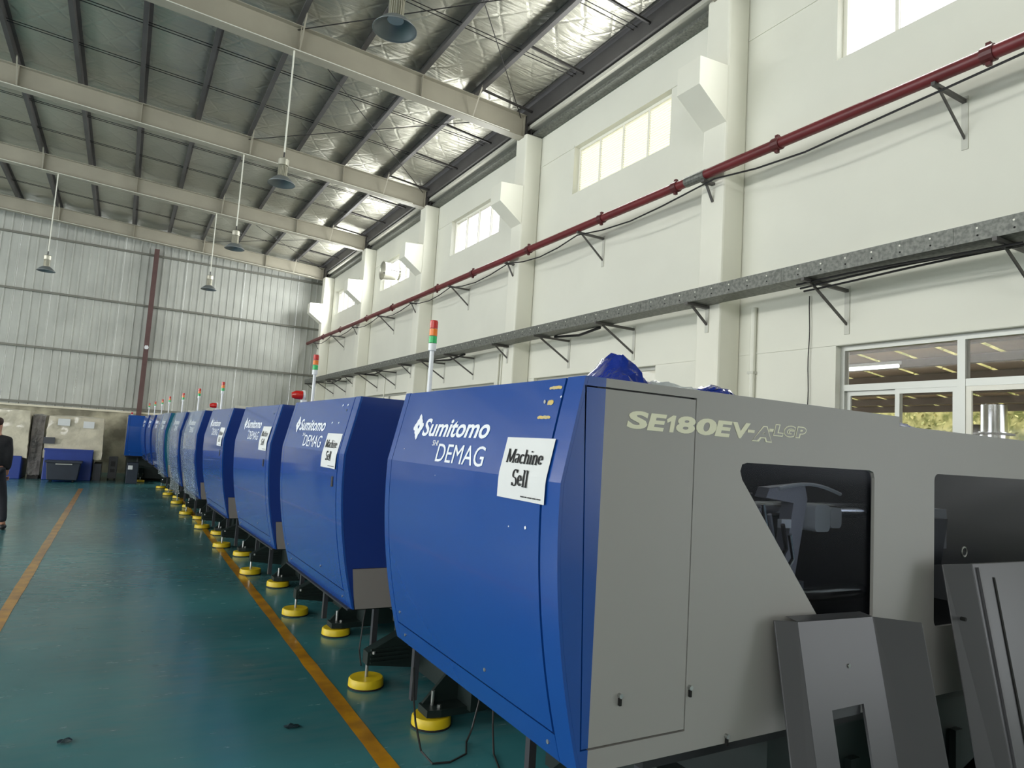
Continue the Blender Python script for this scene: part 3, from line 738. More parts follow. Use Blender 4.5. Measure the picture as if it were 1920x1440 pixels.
def note_meshes():
    if NOTE: return NOTE
    W, H = .31, .21
    ng, nh = 8, 10; v = []; f = []
    for j in range(nh + 1):
        for i in range(ng + 1):
            a = W * i / ng; bb = H * j / nh; v.append((a, bb, .002 + .002 * math.sin(i * .9) * (1 - j / nh)))
    for j in range(nh):
        for i in range(ng): q = j * (ng + 1) + i; f.append((q, q + 1, q + ng + 2, q + ng + 1))
    m1 = bpy.data.meshes.new('notice'); m1.from_pydata(v, [], f); NOTE['p'] = m1
    b = MB()
    for word, sz, cy in (('Machine', .047, .122), ('Sell', .056, .045)):
        for L_, R_ in serif_word(word, sz, W / 2 - .005, cy, 1.28 if word == 'Machine' else 1.12):
            n = len(L_); b.add([(x, y, .0052) for x, y in L_] + [(x, y, .0052) for x, y in R_], [(i, i + 1, n + i + 1, n + i) for i in range(n - 1)])
    m2 = bpy.data.meshes.new('print'); m2.from_pydata(b.v, [], b.f); NOTE['t'] = m2
    b = MB(); x = .165
    for wd in (.022, .012, .026, .018, .022):
        b.box(x, x + wd, .012, .0155, .0045, .0055); x += wd + .006
    m3 = bpy.data.meshes.new('small'); m3.from_pydata(b.v, [], b.f); NOTE['s'] = m3
    for m_ in (m1, m2, m3):
        m_.materials.append(MATS['paper' if m_ is m1 else 'ink'])
    for m_ in (m1, m2, m3): remap(m_, front_map(0, 1.625, .004))
    return NOTE
def add_note(mx_obj, y0, label, dz=0):
    n = note_meshes()
    o = mobj('paper_notice', n['p'], None); mm = mobj('print', n['t'], None, o, kind='stuff'); s = mobj('small_print', n['s'], None, o, kind='stuff')
    o.location = mx_obj.matrix_world @ Vector((dz * .215 if dz > 0 else 0, y0, dz)); o.rotation_euler = mx_obj.rotation_euler
    tag(o, label, 'paper', 'paper sale notices on the machine fronts'); return o

# ---------- machine nearest the camera
def place(o, x, y, rz=0): o.location = (x, y, 0); o.rotation_euler = (0, 0, rz)
m1 = empty('injection_molding_machine')
add_front(m1)
pf = [(prof(z), z) for z in zs(ZB, ZT)]
SX = lambda z: (.054 - (z - .895) * .047)   # side door seam
# blue corner plate with the curved edge, and the blue strip of the side door
Z_ = [z for z in zs(ZB, ZT) if abs(z - .891) > .01 and z < 2.0] 
rows = [(z, .082) for z in Z_ if z < .891] + [(.891, .082), (.891, SX(.891) - .002)] + [(z, SX(z) - .002) for z in Z_ if z > .891] + [(2.01, SX(2.01) - .002), (2.01, .082), (ZT, .082)]
v = []; f = []
for z, xr in rows: v += [(prof(z) + .0125, 0, z), (xr, 0, z), (xr, .012, z), (prof(z) + .0125, .012, z)]
for i in range(len(rows) - 1):
    for k in range(4): f.append((4 * i + k, 4 * i + (k + 1) % 4, 4 * i + 4 + (k + 1) % 4, 4 * i + 4 + k))
f += [(0, 3, 2, 1), tuple(4 * (len(rows) - 1) + k for k in range(4))]
MB().add(v, f).obj('corner_plate', 'blue_paint', m1)
me = plate([[(SX(2.005) + .003, 2.005), (.082, 2.005), (.082, .896), (SX(.896) + .003, .896)]], .012)
remap(me, lambda x, y, z: (x, z, y)); mobj('door_edge', me, 'blue_paint', m1)
gd = MB().box(.082, .478, 0, .012, .896, 2.005).obj('side_door', 'grey_paint', m1)
w1 = [(.71 + .035, 1.797), (1.49, 1.797), (1.515, 1.79), (1.524, 1.765), (1.524, 1.20), (1.50, 1.175), (1.205, 1.175), (.722, 1.735), (.711, 1.765), (.72, 1.79)]
w2 = rrect(1.977, 3.2, 1.118, 1.80, .03)
outl = [(.082, ZT), (1.701, ZT), (1.701, 1.998), (1.76, 2.0), (LEN - .05, 2.0), (LEN, 1.95), (LEN, ZB), (.082, ZB), (.082, .889), (.483, .889), (.483, 2.011), (.082, 2.011)]
me = plate([outl, w1, w2], .014); remap(me, lambda x, y, z: (x, z, y)); sp_ = mobj('side_panel', me, 'grey_paint', m1)
MB().box(.06, .5, .016, .02, .86, 2.02).obj('seam_backing', 'interior_black', m1)
for (x, z) in ((.195, 1.04), (.497, 1.03), (.68, .845), (1.9, .86)):
    MB().tube([(x, -.012, z), (x, .002, z)], .008, 8).obj('fastener', 'bolt', sp_)
    MB().box(x - .004, x + .004, -.01, .0, z - .03, z - .008).obj('fastener_shadow', 'hole_black', sp_)  # black strip imitating the shadow below the fastener
# top, far side, tail
MB().box(.013, .20, .013, WD - .015, ZT - .012, ZT - .001).obj('top_cover', 'blue_paint', m1)
MB().box(.202, .74, 0.013, WD - .015, ZT - .012, ZT - .001).obj('top_cover', 'pale_cover', m1)
me = plate([rect(.742, 1.70, .013, WD - .015), rect(.80, 1.62, .12, WD - .3)], .011); remap(me, lambda x, y, z: (x, y, ZT - .012 + z)); mobj('top_cover', me, 'pale_cover', m1)
me = plate([rect(1.703, LEN - .06, .016, WD - .015), rect(1.85, 3.9, .14, WD - .3)], .011); remap(me, lambda x, y, z: (x, y, 1.986 + z)); mobj('top_cover', me, 'pale_cover', m1)
MB().box(.05, LEN, WD - .014, WD, ZB, 1.984).obj('far_side_panel', 'grey_paint', m1)
MB().box(LEN - .02, LEN, .016, WD - .016, ZB, 1.984).obj('tail_panel', 'grey_paint', m1)
MB().box(.62, .64, .03, WD - .03, .82, 2.0).obj('inner_bulkhead', 'interior_black', m1)
MB().box(.66, LEN - .1, WD - .3, WD - .28, .82, 1.98).obj('inner_backdrop', 'interior_black', m1)
for nm, z in (('floor_plate', .83),): MB().box(.66, LEN - .05, .03, WD - .3, z, z + .02).obj('drip_plate', 'interior_black', m1)
# panes
me = plate([w1], .004); remap(me, lambda x, y, z: (x, .018 + z, y)); mobj('guard_pane', me, 'smoked', m1)
me = plate([w2], .004); remap(me, lambda x, y, z: (x, .018 + z, y)); mobj('guard_pane', me, 'smoked', m1)
# mechanism seen through the panes
for y, z in ((.30, 1.22), (.30, 1.60), (1.0, 1.22), (1.0, 1.6)):
    MB().tube([(.7, y, z), (1.9, y, z)], .035, 16).obj('tie_bar', 'chrome', m1, smooth='auto')
MB().box(.72, .92, .25, 1.1, .95, 1.75).obj('moving_platen', 'machine_grey', m1, bevel=.01)
MB().box(1.95, 2.15, .2, 1.15, .9, 1.85).obj('fixed_platen', 'machine_grey', m1, bevel=.01)
ar = MB().prism([(1.06, 1.66), (1.08, 1.70), (1.30, 1.72), (1.32, 1.66), (1.245, 1.32), (1.17, 1.32), (1.23, 1.64)], 'y', .17, .23).obj('toggle_arm', 'arm_grey', m1)
MB().box(1.1, 1.28, .15, .25, 1.26, 1.32).obj('arm_foot', 'machine_grey', m1)
MB().tube([(1.10 + .40 * t, .14, 1.70 + .03 * math.sin(PI * t) - .015 * t) for t in np.linspace(0, 1, 9)], .008, 6).obj('hose', 'white_plastic', m1)
MB().prism(rrect(1.36, 1.46, 1.52, 1.635, .02), 'y', .16, .24).obj('servo_cap', 'white_plastic', m1)
MB().prism(rrect(1.52, 1.60, 1.53, 1.62, .02), 'y', .20, .28).obj('servo_cap', 'white_plastic', m1)
MB().box(1.12, 1.18, .14, .16, 1.54, 1.575).obj('name_tab', 'white_plastic', m1)
for k in range(6):
    x = .80 + .06 * k + random.uniform(0, .04); z = 1.72 - .04 * k
    MB().tube([(x, .10, z), (x + .05, .12, z - .1), (x - .02, .13, z - .2), (x + .08, .14, z - .3)], .009, 6).obj('hose', ('arm_grey', 'cable_black', 'chrome')[k % 3], m1)
b = MB(); b.box(2.0, 2.5, .22, .6, 1.42, 1.62); b.obj('purge_cover', 'grey_paint', m1)
b = MB(); b.prism([(2.02, 1.36), (2.2, 1.58), (2.36, 1.58), (2.3, 1.36)], 'y', .14, .2); b.obj('nozzle_bracket', 'interior_black', m1)
for k in range(3): MB().box(2.30 - k * .008, 2.345 - k * .008, .205, .22, 1.555 - k * .03, 1.578 - k * .03).obj('warning_label', 'white_plastic', m1)
MB().box(2.02, 2.9, .5, .6, 1.15, 1.40).obj('barrel_cover', 'machine_green', m1)
MB().tube([(2.27 + .022 * math.cos(a), .02, 1.44 + .022 * math.sin(a)) for a in np.linspace(0, 2 * PI, 17)], .004, 6).obj('pull_ring', 'bolt', m1)
# model lettering on the grey side
def side_map(x0, z0): return lambda a, b, c: (x0 + a, -.001 - c, z0 + b)
def px2x(px): t = (px / 4.8 + 1140 - 1178) / 238.; return .178 + t * (.5425 + .0613 * t)
LZ = 1.884
for ch, a_, b_, z0, h_, of in (('S', 172, 360, LZ + .001, .060, .042), ('E', 350, 525, LZ, .058, .042), ('8', 608, 782, LZ, .060, .042), ('0', 790, 972, LZ, .060, .042), ('E', 955, 1115, LZ, .058, .042), ('V', 1118, 1282, LZ, .058, .042)):
    x0 = px2x(a_); me = text_me(ch, px2x(b_) - x0, h_, .16 if ch in 'E' else .1, of); remap(me, side_map(x0, z0)); mobj('lettering', me, 'lettering_cream', sp_)
x0 = px2x(522); me = plate([[(.014, 0), (.032, 0), (.043, .058), (.029, .058), (.002, .043), (.004, .031), (.020, .038)]], .0008); remap(me, side_map(x0, LZ)); mobj('lettering', me, 'lettering_cream', sp_)
me = plate([[(0, 0), (.036, 0), (.038, .011), (.002, .011)]], .0008); remap(me, side_map(px2x(1255), LZ + .024)); mobj('lettering', me, 'lettering_cream', sp_)
for ch, a_, b_, z0, h_ in (('A', 1296, 1482, LZ - .006, .060), ('-', 1452, 1496, LZ + .035, .011), ('L', 1492, 1588, LZ + .020, .046), ('G', 1592, 1704, LZ + .020, .046), ('P', 1700, 1806, LZ + .020, .046)):
    x0 = px2x(a_); w_ = px2x(b_) - x0; ins = .0042 / h_
    me = text_me(ch, w_, h_, .18, .10); remap(me, side_map(x0, z0)); lt_ = mobj('lettering', me, 'lettering_cream', sp_)
    if ch != '-':
        me = text_me(ch, w_ - .0075, h_ - .0075, .18, .035, .0012); remap(me, side_map(x0 + .0038, z0 + .0038)); mobj('lettering_fill', me, 'grey_paint', lt_)
add_base(m1, [(.66, .25, True), (.62, 1.0, False)])
add_tower(m1, .04, 1.36)
# peeled tape and paint chips on the front
for (y, z, w_, h_) in ((.155, 2.006, .075, .010), (.165, 1.955, .035, .014), (.185, 1.905, .080, .009)):
    n = 10; top = []; bot = []
    for k in range(n + 1):
        a = -w_ / 2 + w_ * k / n; top.append((a, h_ * (.5 + .3 * random.random()) * (.5 if k in (0, n) else 1))); bot.append((a, -h_ * (.3 + .3 * random.random()) * (.6 if k in (0, n) else 1)))
    me = plate([top + bot[::-1]], .0006); remap(me, front_map(y, z)); mobj('tape_residue', me, 'tape', m1)
for (y, z, s) in ((.19, 1.54, .006), (.11, 1.975, .004), (.30, 1.53, .003), (1.37, 1.76, .002), (.95, 1.66, .002)):
    me = plate([[(s * 1.2, 0), (.2 * s, s), (-s, .3 * s), (-.6 * s, -s), (.5 * s, -.8 * s)]], .0005); remap(me, front_map(y, z)); mobj('paint_chip', me, 'lettering_white', m1)
place(m1, 1.255, 1.74)
tag(m1, 'nearest machine, blue front, long grey side marked SE180EV and two dark windows', 'machine', 'moulding machines in a row')

# ---------- the machines behind it
def add_plain(e, side='blue_side', zlow=1.05):
    poly = [(prof(z) + .0125, z) for z in zs(ZB + .01, ZT)] + [(1.6, ZT), (1.6, zlow), (prof(zlow) + .045, zlow)]
    me = plate([poly], .012); remap(me, lambda x, y, z: (x, z, y)); mobj('side_panel', me, side, e)
    me = plate([[(prof(zlow) + .033, zlow - .003), (1.6, zlow - .003), (1.6, ZB), (prof(ZB) + .018, ZB)]], .012)
    remap(me, lambda x, y, z: (x, z + .001, y)); mobj('lower_side_panel', me, 'taupe_paint', e)
    MB().box(1.603, LEN, 0, .012, ZB, 2.0).obj('side_panel', 'grey_paint', e)
    MB().box(.013, 1.6, .013, WD - .015, ZT - .012, ZT - .001).obj('top_cover', 'blue_paint', e)
    MB().box(1.603, LEN, 0.014, WD, 1.985, 1.999).obj('top_cover', 'pale_cover', e)
    MB().box(.05, LEN, WD - .014, WD, ZB, 1.984).obj('far_side_panel', 'grey_paint', e)
    MB().box(LEN - .02, LEN, .016, WD - .016, ZB, 1.984).obj('tail_panel', 'grey_paint', e)
    MB().box(.03, LEN - .03, .02, WD - .02, .81, .82).obj('belly_plate', 'interior_black', e)
    MB().box(.3, .5, -.002, .0, .87, .875).obj('panel_slot', 'hole_black', e)
proto = empty('injection_molding_machine')
d_ = add_front(proto); add_plain(proto); add_base(proto, [(.72, .25, True), (.56, 1.05, False)])
add_tower(proto, .055, 1.30)
specs = [ # x, y near edge, rot, label
 (1.195, 3.87, .020, 'second machine from the camera, blue front and dark blue side above a grey lower panel'),
 (1.175, 6.00, .040, 'third machine from the camera, blue front, standing behind the one with the red beacon'),
 (1.07, 8.13, .030, 'fourth machine from the camera, unwrapped, with a white strip along its side top'),
 (.985, 10.26, .030, 'fifth machine from the camera, blue front wrapped in clear plastic film'),
 (.91, 12.39, .030, 'sixth machine from the camera, loose ragged film over its blue front'),
 (.805, 14.50, .030, 'seventh machine from the camera, the only one with a teal side'),
 (.77, 16.62, .030, 'machine just beyond the teal sided one, blue with a signal tower'),
 (.70, 18.74, .030, 'second machine beyond the teal sided one, only its blue front edge in view'),
 (.63, 20.86, .030, 'last machine of the row facing the aisle, before the one turned to the camera'),
]
bpy.context.view_layer.update()
ms = []
for i, (x, y, rz, lb) in enumerate(specs):
    o = proto if i == 0 else copy_tree(proto)
    place(o, x, y, rz); tag(o, lb, 'machine', 'moulding machines in a row'); ms.append(o)
    if i == 1:
        for ch in list(o.children):
            if ch.name.startswith('signal_tower_pole'):
                for g_ in list(ch.children): bpy.data.objects.remove(g_)
                bpy.data.objects.remove(ch)
    if i == 5:
        for ch in o.children:
            if ch.name.startswith(('side_panel', 'top_cover')):
                ch.data = ch.data.copy(); ch.data.materials.clear(); ch.data.materials.append(MATS['teal_paint']); ch['label'] = 'teal ' + ch.name.split('.')[0].replace('_', ' ')
add_beacon(ms[0], .0, 1.47); add_beacon(ms[2], .0, 1.45)
for k in (2, 3, 4): MB().box(.02, 1.5, .004, .02, ZT + .0, ZT + .03).obj('top_strip', 'pale_cover', ms[k])
# grease stains and small sockets beside the notice
for k in (0, 1, 2): MB().box(prof(1.53) - .004, prof(1.53) + .002, .17, .20, 1.50, 1.56).obj('key_switch', 'dark_steel', ms[k])
mt = copy_tree(proto); place(mt, 1.72, 23.5, PI / 2)
for ch in list(mt.children):
    if ch.name.startswith('signal_tower_pole'):
        for g_ in list(ch.children): bpy.data.objects.remove(g_)
        bpy.data.objects.remove(ch)
for ch in list(mt.children):
    if ch.name.startswith('front_door'):
        for g_ in list(ch.children):
            if g_.name.startswith(('lettering', 'emblem')): bpy.data.objects.remove(g_)
tag(mt, 'blue machine at the far end turned to face down the aisle, no lettering', 'machine')
bpy.context.view_layer.update()
add_note(m1, .385, 'white sale notice with the largest print, on the nearest machine front')
add_note(ms[0], .44, 'white sale notice on the second machine front, under the white specks', dz=-.02)
add_note(ms[1], .42, 'white sale notice on the third machine, right of its lettering', dz=.01)
add_note(ms[2], .42, 'white sale notice on the fourth machine front, beyond the third one', dz=-.02)
for (y, z) in ((.30, 1.99), (.20, 1.99), (.42, 1.88), (.28, 1.88)):
    me = plate([[(.012, 0), (.004, .009), (-.009, .005), (-.006, -.006)]], .0005); remap(me, front_map(y, z)); mobj('paint_chip', me, 'lettering_white', ms[0])

# clear film over two machine fronts
def film(e, y0, y1, z0, z1, seed, label, rag=0.):
    r = np.random.RandomState(seed); ny, nz = 22, 30; v = []; f = []
    for j in range(nz + 1):
        z = z1 - (z1 - z0) * j / nz
        for i in range(ny + 1):
            y = y0 + (y1 - y0) * i / ny
            zz = z - (rag * r.rand() * (j / nz) ** 4)
            base = prof(min(max(zz, .82), 2.04)); off = .016 + .012 * r.rand() + .012 * math.sin(y * 9 + z * 4)
            v.append((base - abs(off) - .03 * (j / nz) ** 3, y, zz))
    for j in range(nz):
        for i in range(ny): q = j * (ny + 1) + i; f.append((q, q + 1, q + ny + 2, q + ny + 1))
    # fold over the top
    k = len(v)
    for i in range(ny + 1): v.append((.5, y0 + (y1 - y0) * i / ny, ZT + .012 + .012 * r.rand()))
    for i in range(ny): f.append((i, i + 1, k + i + 1, k + i))
    o = MB().add(v, f).obj('plastic_film', 'clear_film', smooth=True)
    o.parent = e; o['label'] = label; return o
film(ms[3], -.02, 1.55, .80, 2.05, 1, 'clear plastic film')
film(ms[4], .02, 1.56, .74, 2.05, 2, 'ragged clear plastic film', .16)
film(ms[5], .02, 1.56, .80, 2.05, 4, 'thin clear film')

# crumpled plastic bags on top of the nearest machine
def bag(name, loc, sx, sy, sz, m_, seed, label, cat='plastic sheet', ridge=0.):
    r = np.random.RandomState(seed); nx, ny = 22, 12; v = []; f = []
    g = r.rand(ny + 1, nx + 1)
    for j in range(ny + 1):
        for i in range(nx + 1):
            a, b_ = i / nx, j / ny
            env = math.sin(PI * a) ** .7 * math.sin(PI * b_) ** .6 if 0 < a < 1 and 0 < b_ < 1 else 0
            pk = 1.0 - .9 * abs(a - .38) if ridge else .7 + .3 * math.sin(a * 9 + seed)
            h = env * sz * (max(.15, 1.1 - 2.6 * abs(a - .42 - .12 * (b_ - .5))) if ridge else pk) * (.75 + .4 * g[j, i])
            v.append(((a - .5) * sx + .015 * (g[j, i] - .5), (b_ - .5) * sy + .02 * (g[j, (i + 3) % nx] - .5), h + .003))
    for j in range(ny):
        for i in range(nx): q = j * (nx + 1) + i; f.append((q, q + 1, q + nx + 2, q + nx + 1))
    o = MB().add(v, f).obj(name, m_, smooth='auto'); o.location = loc
    return tag(o, label, cat)
bag('plastic_bag', (1.595, 2.02, 2.04), .27, .36, .12, 'blue_film', 5, 'crumpled dark blue plastic bag peaked on top of the nearest machine', ridge=1)
bag('plastic_bag', (1.84, 2.03, 2.04), .185, .34, .065, 'bag_film', 6, 'crumpled clear plastic bag lying between two blue ones on the nearest machine')
bag('plastic_bag', (2.02, 1.99, 2.04), .13, .30, .06, 'blue_film', 8, 'small blue plastic bag right of the clear one on the machine top')
bag('plastic_bag', (3.08, 1.92, 1.999), .26, .3, .035, 'blue_film', 9, 'flat blue plastic scrap on the lower step of the machine top before the wide window')

# cables under the nearest machine
c1 = [(1.60, 3.75, .50), (1.61, 3.75, .35), (1.63, 3.74, .2), (1.66, 3.70, .05), (1.70, 3.62, .008), (1.80, 3.60, .008), (1.93, 3.66, .008), (2.0, 3.8, .008), (2.06, 3.85, .06), (2.10, 3.86, .2), (2.12, 3.86, .32)]
tag(MB().tube(c1, .006, 6).obj('floor_cable', 'cable_black'), 'thin black cable looping down to the floor beside the nearest yellow pad', 'cable')
c2 = [(2.17, 3.8, .30), (2.13, 3.72, .12), (2.08, 3.6, .008), (2.02, 3.42, .008), (2.03, 3.2, .008)]
tag(MB().tube(c2, .006, 6).obj('floor_cable', 'cable_black'), 'short black cable right of the looping one under the nearest machine', 'cable')
c3 = [(1.9, 5.5, .55), (1.87, 5.5, .3), (1.84, 5.45, .1), (1.83, 5.35, .008)]
tag(MB().tube(c3, .006, 6).obj('floor_cable', 'cable_black'), 'thin cable hanging between the first two yellow pads and the third', 'cable')
# litter on the floor
for (x, y, s, lb) in ((1.09, 4.39, .045, 'small crumpled dark scrap beside the right yellow line'), (-.1, 4.63, .035, 'tiny dark scrap in the middle of the aisle near the camera')):
    r = np.random.RandomState(int(s * 1000)); b = MB()
    v = [(s * (i - 2) / 2 + .006 * r.rand(), s * .6 * (j - 2) / 2, .004 + .018 * r.rand()) for j in range(5) for i in range(5)]
    b.add(v, [(j * 5 + i, j * 5 + i + 1, j * 5 + i + 6, j * 5 + i + 5) for j in range(4) for i in range(4)])
    tag(b.obj('litter_scrap', 'litter', loc=(x, y, 0)), lb, 'litter')

# ================================================================ LEANING COVERS
def lean(y, z0, k): return lambda z: y - (z0 - z) * k
pa = lean(1.655, 1.24, .25)
def sheet(pts, t, m_, name, parent):
    """thin folded sheet from a quad strip of 3D points [(p_left, p_right)...]"""
    b = MB(); n = len(pts); v = []; f = []
    for a, c in pts:
        v += [a, c, (a[0], a[1] + t, a[2]), (c[0], c[1] + t, c[2])]
    for i in range(n - 1):
        q = 4 * i; p = q + 4
        f += [(q, q + 1, p + 1, p), (q + 2, p + 2, p + 3, q + 3), (q, p, p + 2, q + 2), (q + 1, q + 3, p + 3, p + 1)]
    f += [(0, 2, 3, 1), (4 * n - 4, 4 * n - 3, 4 * n - 1, 4 * n - 2)]
    return b.add(v, f).obj(name, m_, parent, bevel=.002)
A = empty('sheet_metal_cover', (2.4, 1.5, 0)); A.location = (0, 0, 0)
face = [[(2.19, 1.235), (2.635, 1.225), (2.56, .0), (2.41, 0), (2.475, .94), (2.29, .94), (2.23, 0), (2.10, 0)]]
me = plate(face, .010); remap(me, lambda x, y, z: (x, pa(y) + z, y)); mobj('face_plate', me, 'grey_paint_dark', A)
sheet([((2.637, pa(1.225), 1.225), (2.80, pa(1.225) - .10, 1.215)), ((2.562, pa(0), 0), (2.70, pa(0) - .10, 0))], .006, 'grey_paint_dark', 'side_flange', A)
sheet([((2.19, pa(1.235), 1.235), (2.12, pa(1.235) + .045, 1.235)), ((2.10, pa(0), 0), (2.03, pa(0) + .05, 0))], .006, 'grey_paint_dark', 'side_flange', A)
sheet([((2.19, pa(1.235), 1.237), (2.637, pa(1.225), 1.227)), ((2.19, pa(1.235) + .05, 1.243), (2.637, pa(1.225) + .05, 1.233))], .004, 'grey_paint_dark', 'top_lip', A)
MB().box(2.29, 2.475, pa(.94) + .012, pa(.94) + .05, .90, .94).obj('notch_lip', 'grey_paint_dark', A)
MB().tube([(2.43, pa(1.07) - .004, 1.07), (2.43, pa(1.07) + .001, 1.07)], .008, 8).obj('rivet', 'bolt', A)
tag(A, 'grey bent sheet metal cover with a notch leaning under the angled machine window', 'metal cover')
pb_ = lean(1.60, 1.42, .25)
B = empty('sheet_metal_cover')
sheet([((3.27, pb_(1.42), 1.42), (4.1, pb_(1.42) - .02, 1.42)), ((3.09, pb_(0), 0), (3.9, pb_(0) - .02, 0))], .012, 'grey_paint_dark', 'face_plate', B)
sheet([((3.15, pb_(1.42) + .06, 1.41), (3.268, pb_(1.42), 1.42)), ((2.95, pb_(0) + .06, 0), (3.088, pb_(0), 0))], .006, 'grey_paint_dark', 'side_flange', B)
MB().bar((3.41, pb_(1.36) - .004, 1.36), (3.24, pb_(.2) - .006, .2), .014, .006, up=(0, 1, 0)).obj('slot', 'hole_black', B)
MB().bar((3.30, pb_(1.40) - .003, 1.405), (3.14, pb_(.2) - .003, .2), .012, .012, up=(0, 1, 0)).obj('fold_ridge', 'grey_paint_dark', B)
MB().tube([(3.15, pb_(1.2) + .02, 1.2), (3.15, pb_(1.2) + .04, 1.2)], .008, 8).obj('rivet', 'hole_black', B)
tag(B, 'tall grey sheet metal panel with a long slot leaning before the second machine window', 'metal cover')

# ================================================================ FAR END
def wrapped(x0, x1, y0, y1, z0, z1, m_, seed, taper=.06, n=14):
    r = np.random.RandomState(seed); v = []; f = []
    per = []
    for k in range(n): per.append((x0 + (x1 - x0) * k / n, y0))
    for k in range(n // 2): per.append((x1, y0 + (y1 - y0) * k / (n // 2)))
    for k in range(n): per.append((x1 - (x1 - x0) * k / n, y1))
    for k in range(n // 2): per.append((x0, y1 - (y1 - y0) * k / (n // 2)))
    cx, cy = (x0 + x1) / 2, (y0 + y1) / 2; nz = 12
    for j in range(nz + 1):
        t = j / nz; s = 1 - taper * t ** 2
        for (x, y) in per:
            q = .03 * (r.rand() - .5)
            v.append((cx + (x - cx) * (s + q), cy + (y - cy) * (s + q), z0 + (z1 - z0) * t + (.04 * (r.rand() - .3) if j in (0, nz) else 0)))
    m2 = len(per)
    for j in range(nz):
        for k in range(m2): f.append((j * m2 + k, j * m2 + (k + 1) % m2, (j + 1) * m2 + (k + 1) % m2, (j + 1) * m2 + k))
    v.append((cx, cy, z1 + .06)); c = len(v) - 1
    for k in range(m2): f.append((nz * m2 + k, nz * m2 + (k + 1) % m2, c))
    return MB().add(v, f)
w1_ = empty('wrapped_machine', (-1.2, 24, 0)); w1_.location = (0, 0, 0)
MB().box(-1.86, -.64, 24.0, 25.6, .0, .88).obj('cabinet_body', 'box_blue', w1_, bevel=.02)
wrapped(-1.9, -.42, 24.1, 25.9, .62, 1.86, 'wrap_film', 3).obj('plastic_wrap', 'wrap_film', w1_, smooth='auto')
MB().box(-1.88, -.64, 23.98, 24.0, .86, .92).obj('cabinet_rim', 'box_blue', w1_)
MB().box(-1.62, -1.32, 24.03, 24.05, 1.60, 1.80).obj('paper_label', 'paper', w1_)
MB().box(-.98, -.70, 24.03, 24.05, 1.56, 1.76).obj('paper_label', 'paper', w1_)
MB().box(-1.92, -1.64, 24.0, 24.03, 1.05, 1.24).obj('control_box', 'machine_grey', w1_)
MB().box(-.60, -.40, 24.3, 25.5, 0, .5).obj('leg_frame', 'machine_grey', w1_)
tag(w1_, 'blue cabinet machine under a pale plastic wrap by the far wall', 'machine')
w2_ = empty('wrapped_machine')
MB().box(-3.9, -2.38, 24.0, 25.6, .0, .66).obj('cabinet_body', 'box_blue', w2_, bevel=.02)
wrapped(-3.95, -2.28, 24.05, 25.8, .6, 1.95, 'wrap_film', 5, .04).obj('plastic_wrap', 'wrap_film', w2_, smooth='auto')
tag(w2_, 'pale wrapped machine at the far left behind the person, blue base', 'machine')
w3_ = empty('wrapped_crate')
MB().box(-2.25, -1.98, 24.4, 25.4, 0, .25).obj('pallet', 'dark_steel', w3_)
wrapped(-2.26, -1.95, 24.3, 25.5, .1, 1.85, 'wrap_dark', 7, .02, 8).obj('plastic_wrap', 'wrap_dark', w3_, smooth='auto')
tag(w3_, 'tall dark plastic wrapped stack between the two pale wrapped machines', 'crate')
bn = MB(); bn.prism([(-1.68, .06), (-.95, .06), (-.90, .55), (-1.73, .55)], 'y', 23.2, 23.8)
bo = bn.obj('rolling_bin', 'bin_dark', bevel=.02)
MB().box(-1.76, -.87, 23.17, 23.83, .55, .60).obj('bin_lid', 'bin_dark', bo); 
for x in (-1.6, -1.05):
    for y in (23.27, 23.72): MB().tube([(x - .02, y, .035), (x + .02, y, .035)], .035, 12).obj('castor', 'rubber', bo)
MB().box(-1.5, -1.1, 23.15, 23.17, .50, .53).obj('handle', 'bolt', bo)
tag(bo, 'dark low wheeled bin standing before the blue cabinet machine', 'bin')
cb_ = MB().box(-.22, .02, 24.6, 25.0, 0.05, .72).obj('control_cabinet', 'grey_paint_dark', bevel=.01)
MB().box(-.16, -.04, 24.585, 24.6, .42, .58).obj('display', 'interior_black', cb_); MB().box(-.16, -.04, 24.59, 24.6, .24, .34).obj('vent_grille', 'interior_black', cb_)
for x in (-.2, -.02): MB().box(x - .02, x + .02, 24.62, 24.98, 0, .05).obj('foot', 'rubber', cb_)
tag(cb_, 'small grey control cabinet left of the turned blue machine', 'cabinet')
for (x, y, z, w_, lb) in ((.42, 23.3, 0, .3, 'dark grey box with a white label under the turned blue machine'),):
    q = MB().box(x - w_ / 2, x + w_ / 2, y, y + .5, 0, .62).obj('equipment_box', 'bin_dark', bevel=.01)
    MB().box(x - .12, x + .0, y - .006, y, .42, .54).obj('paper_label', 'paper', q); tag(q, lb, 'box')

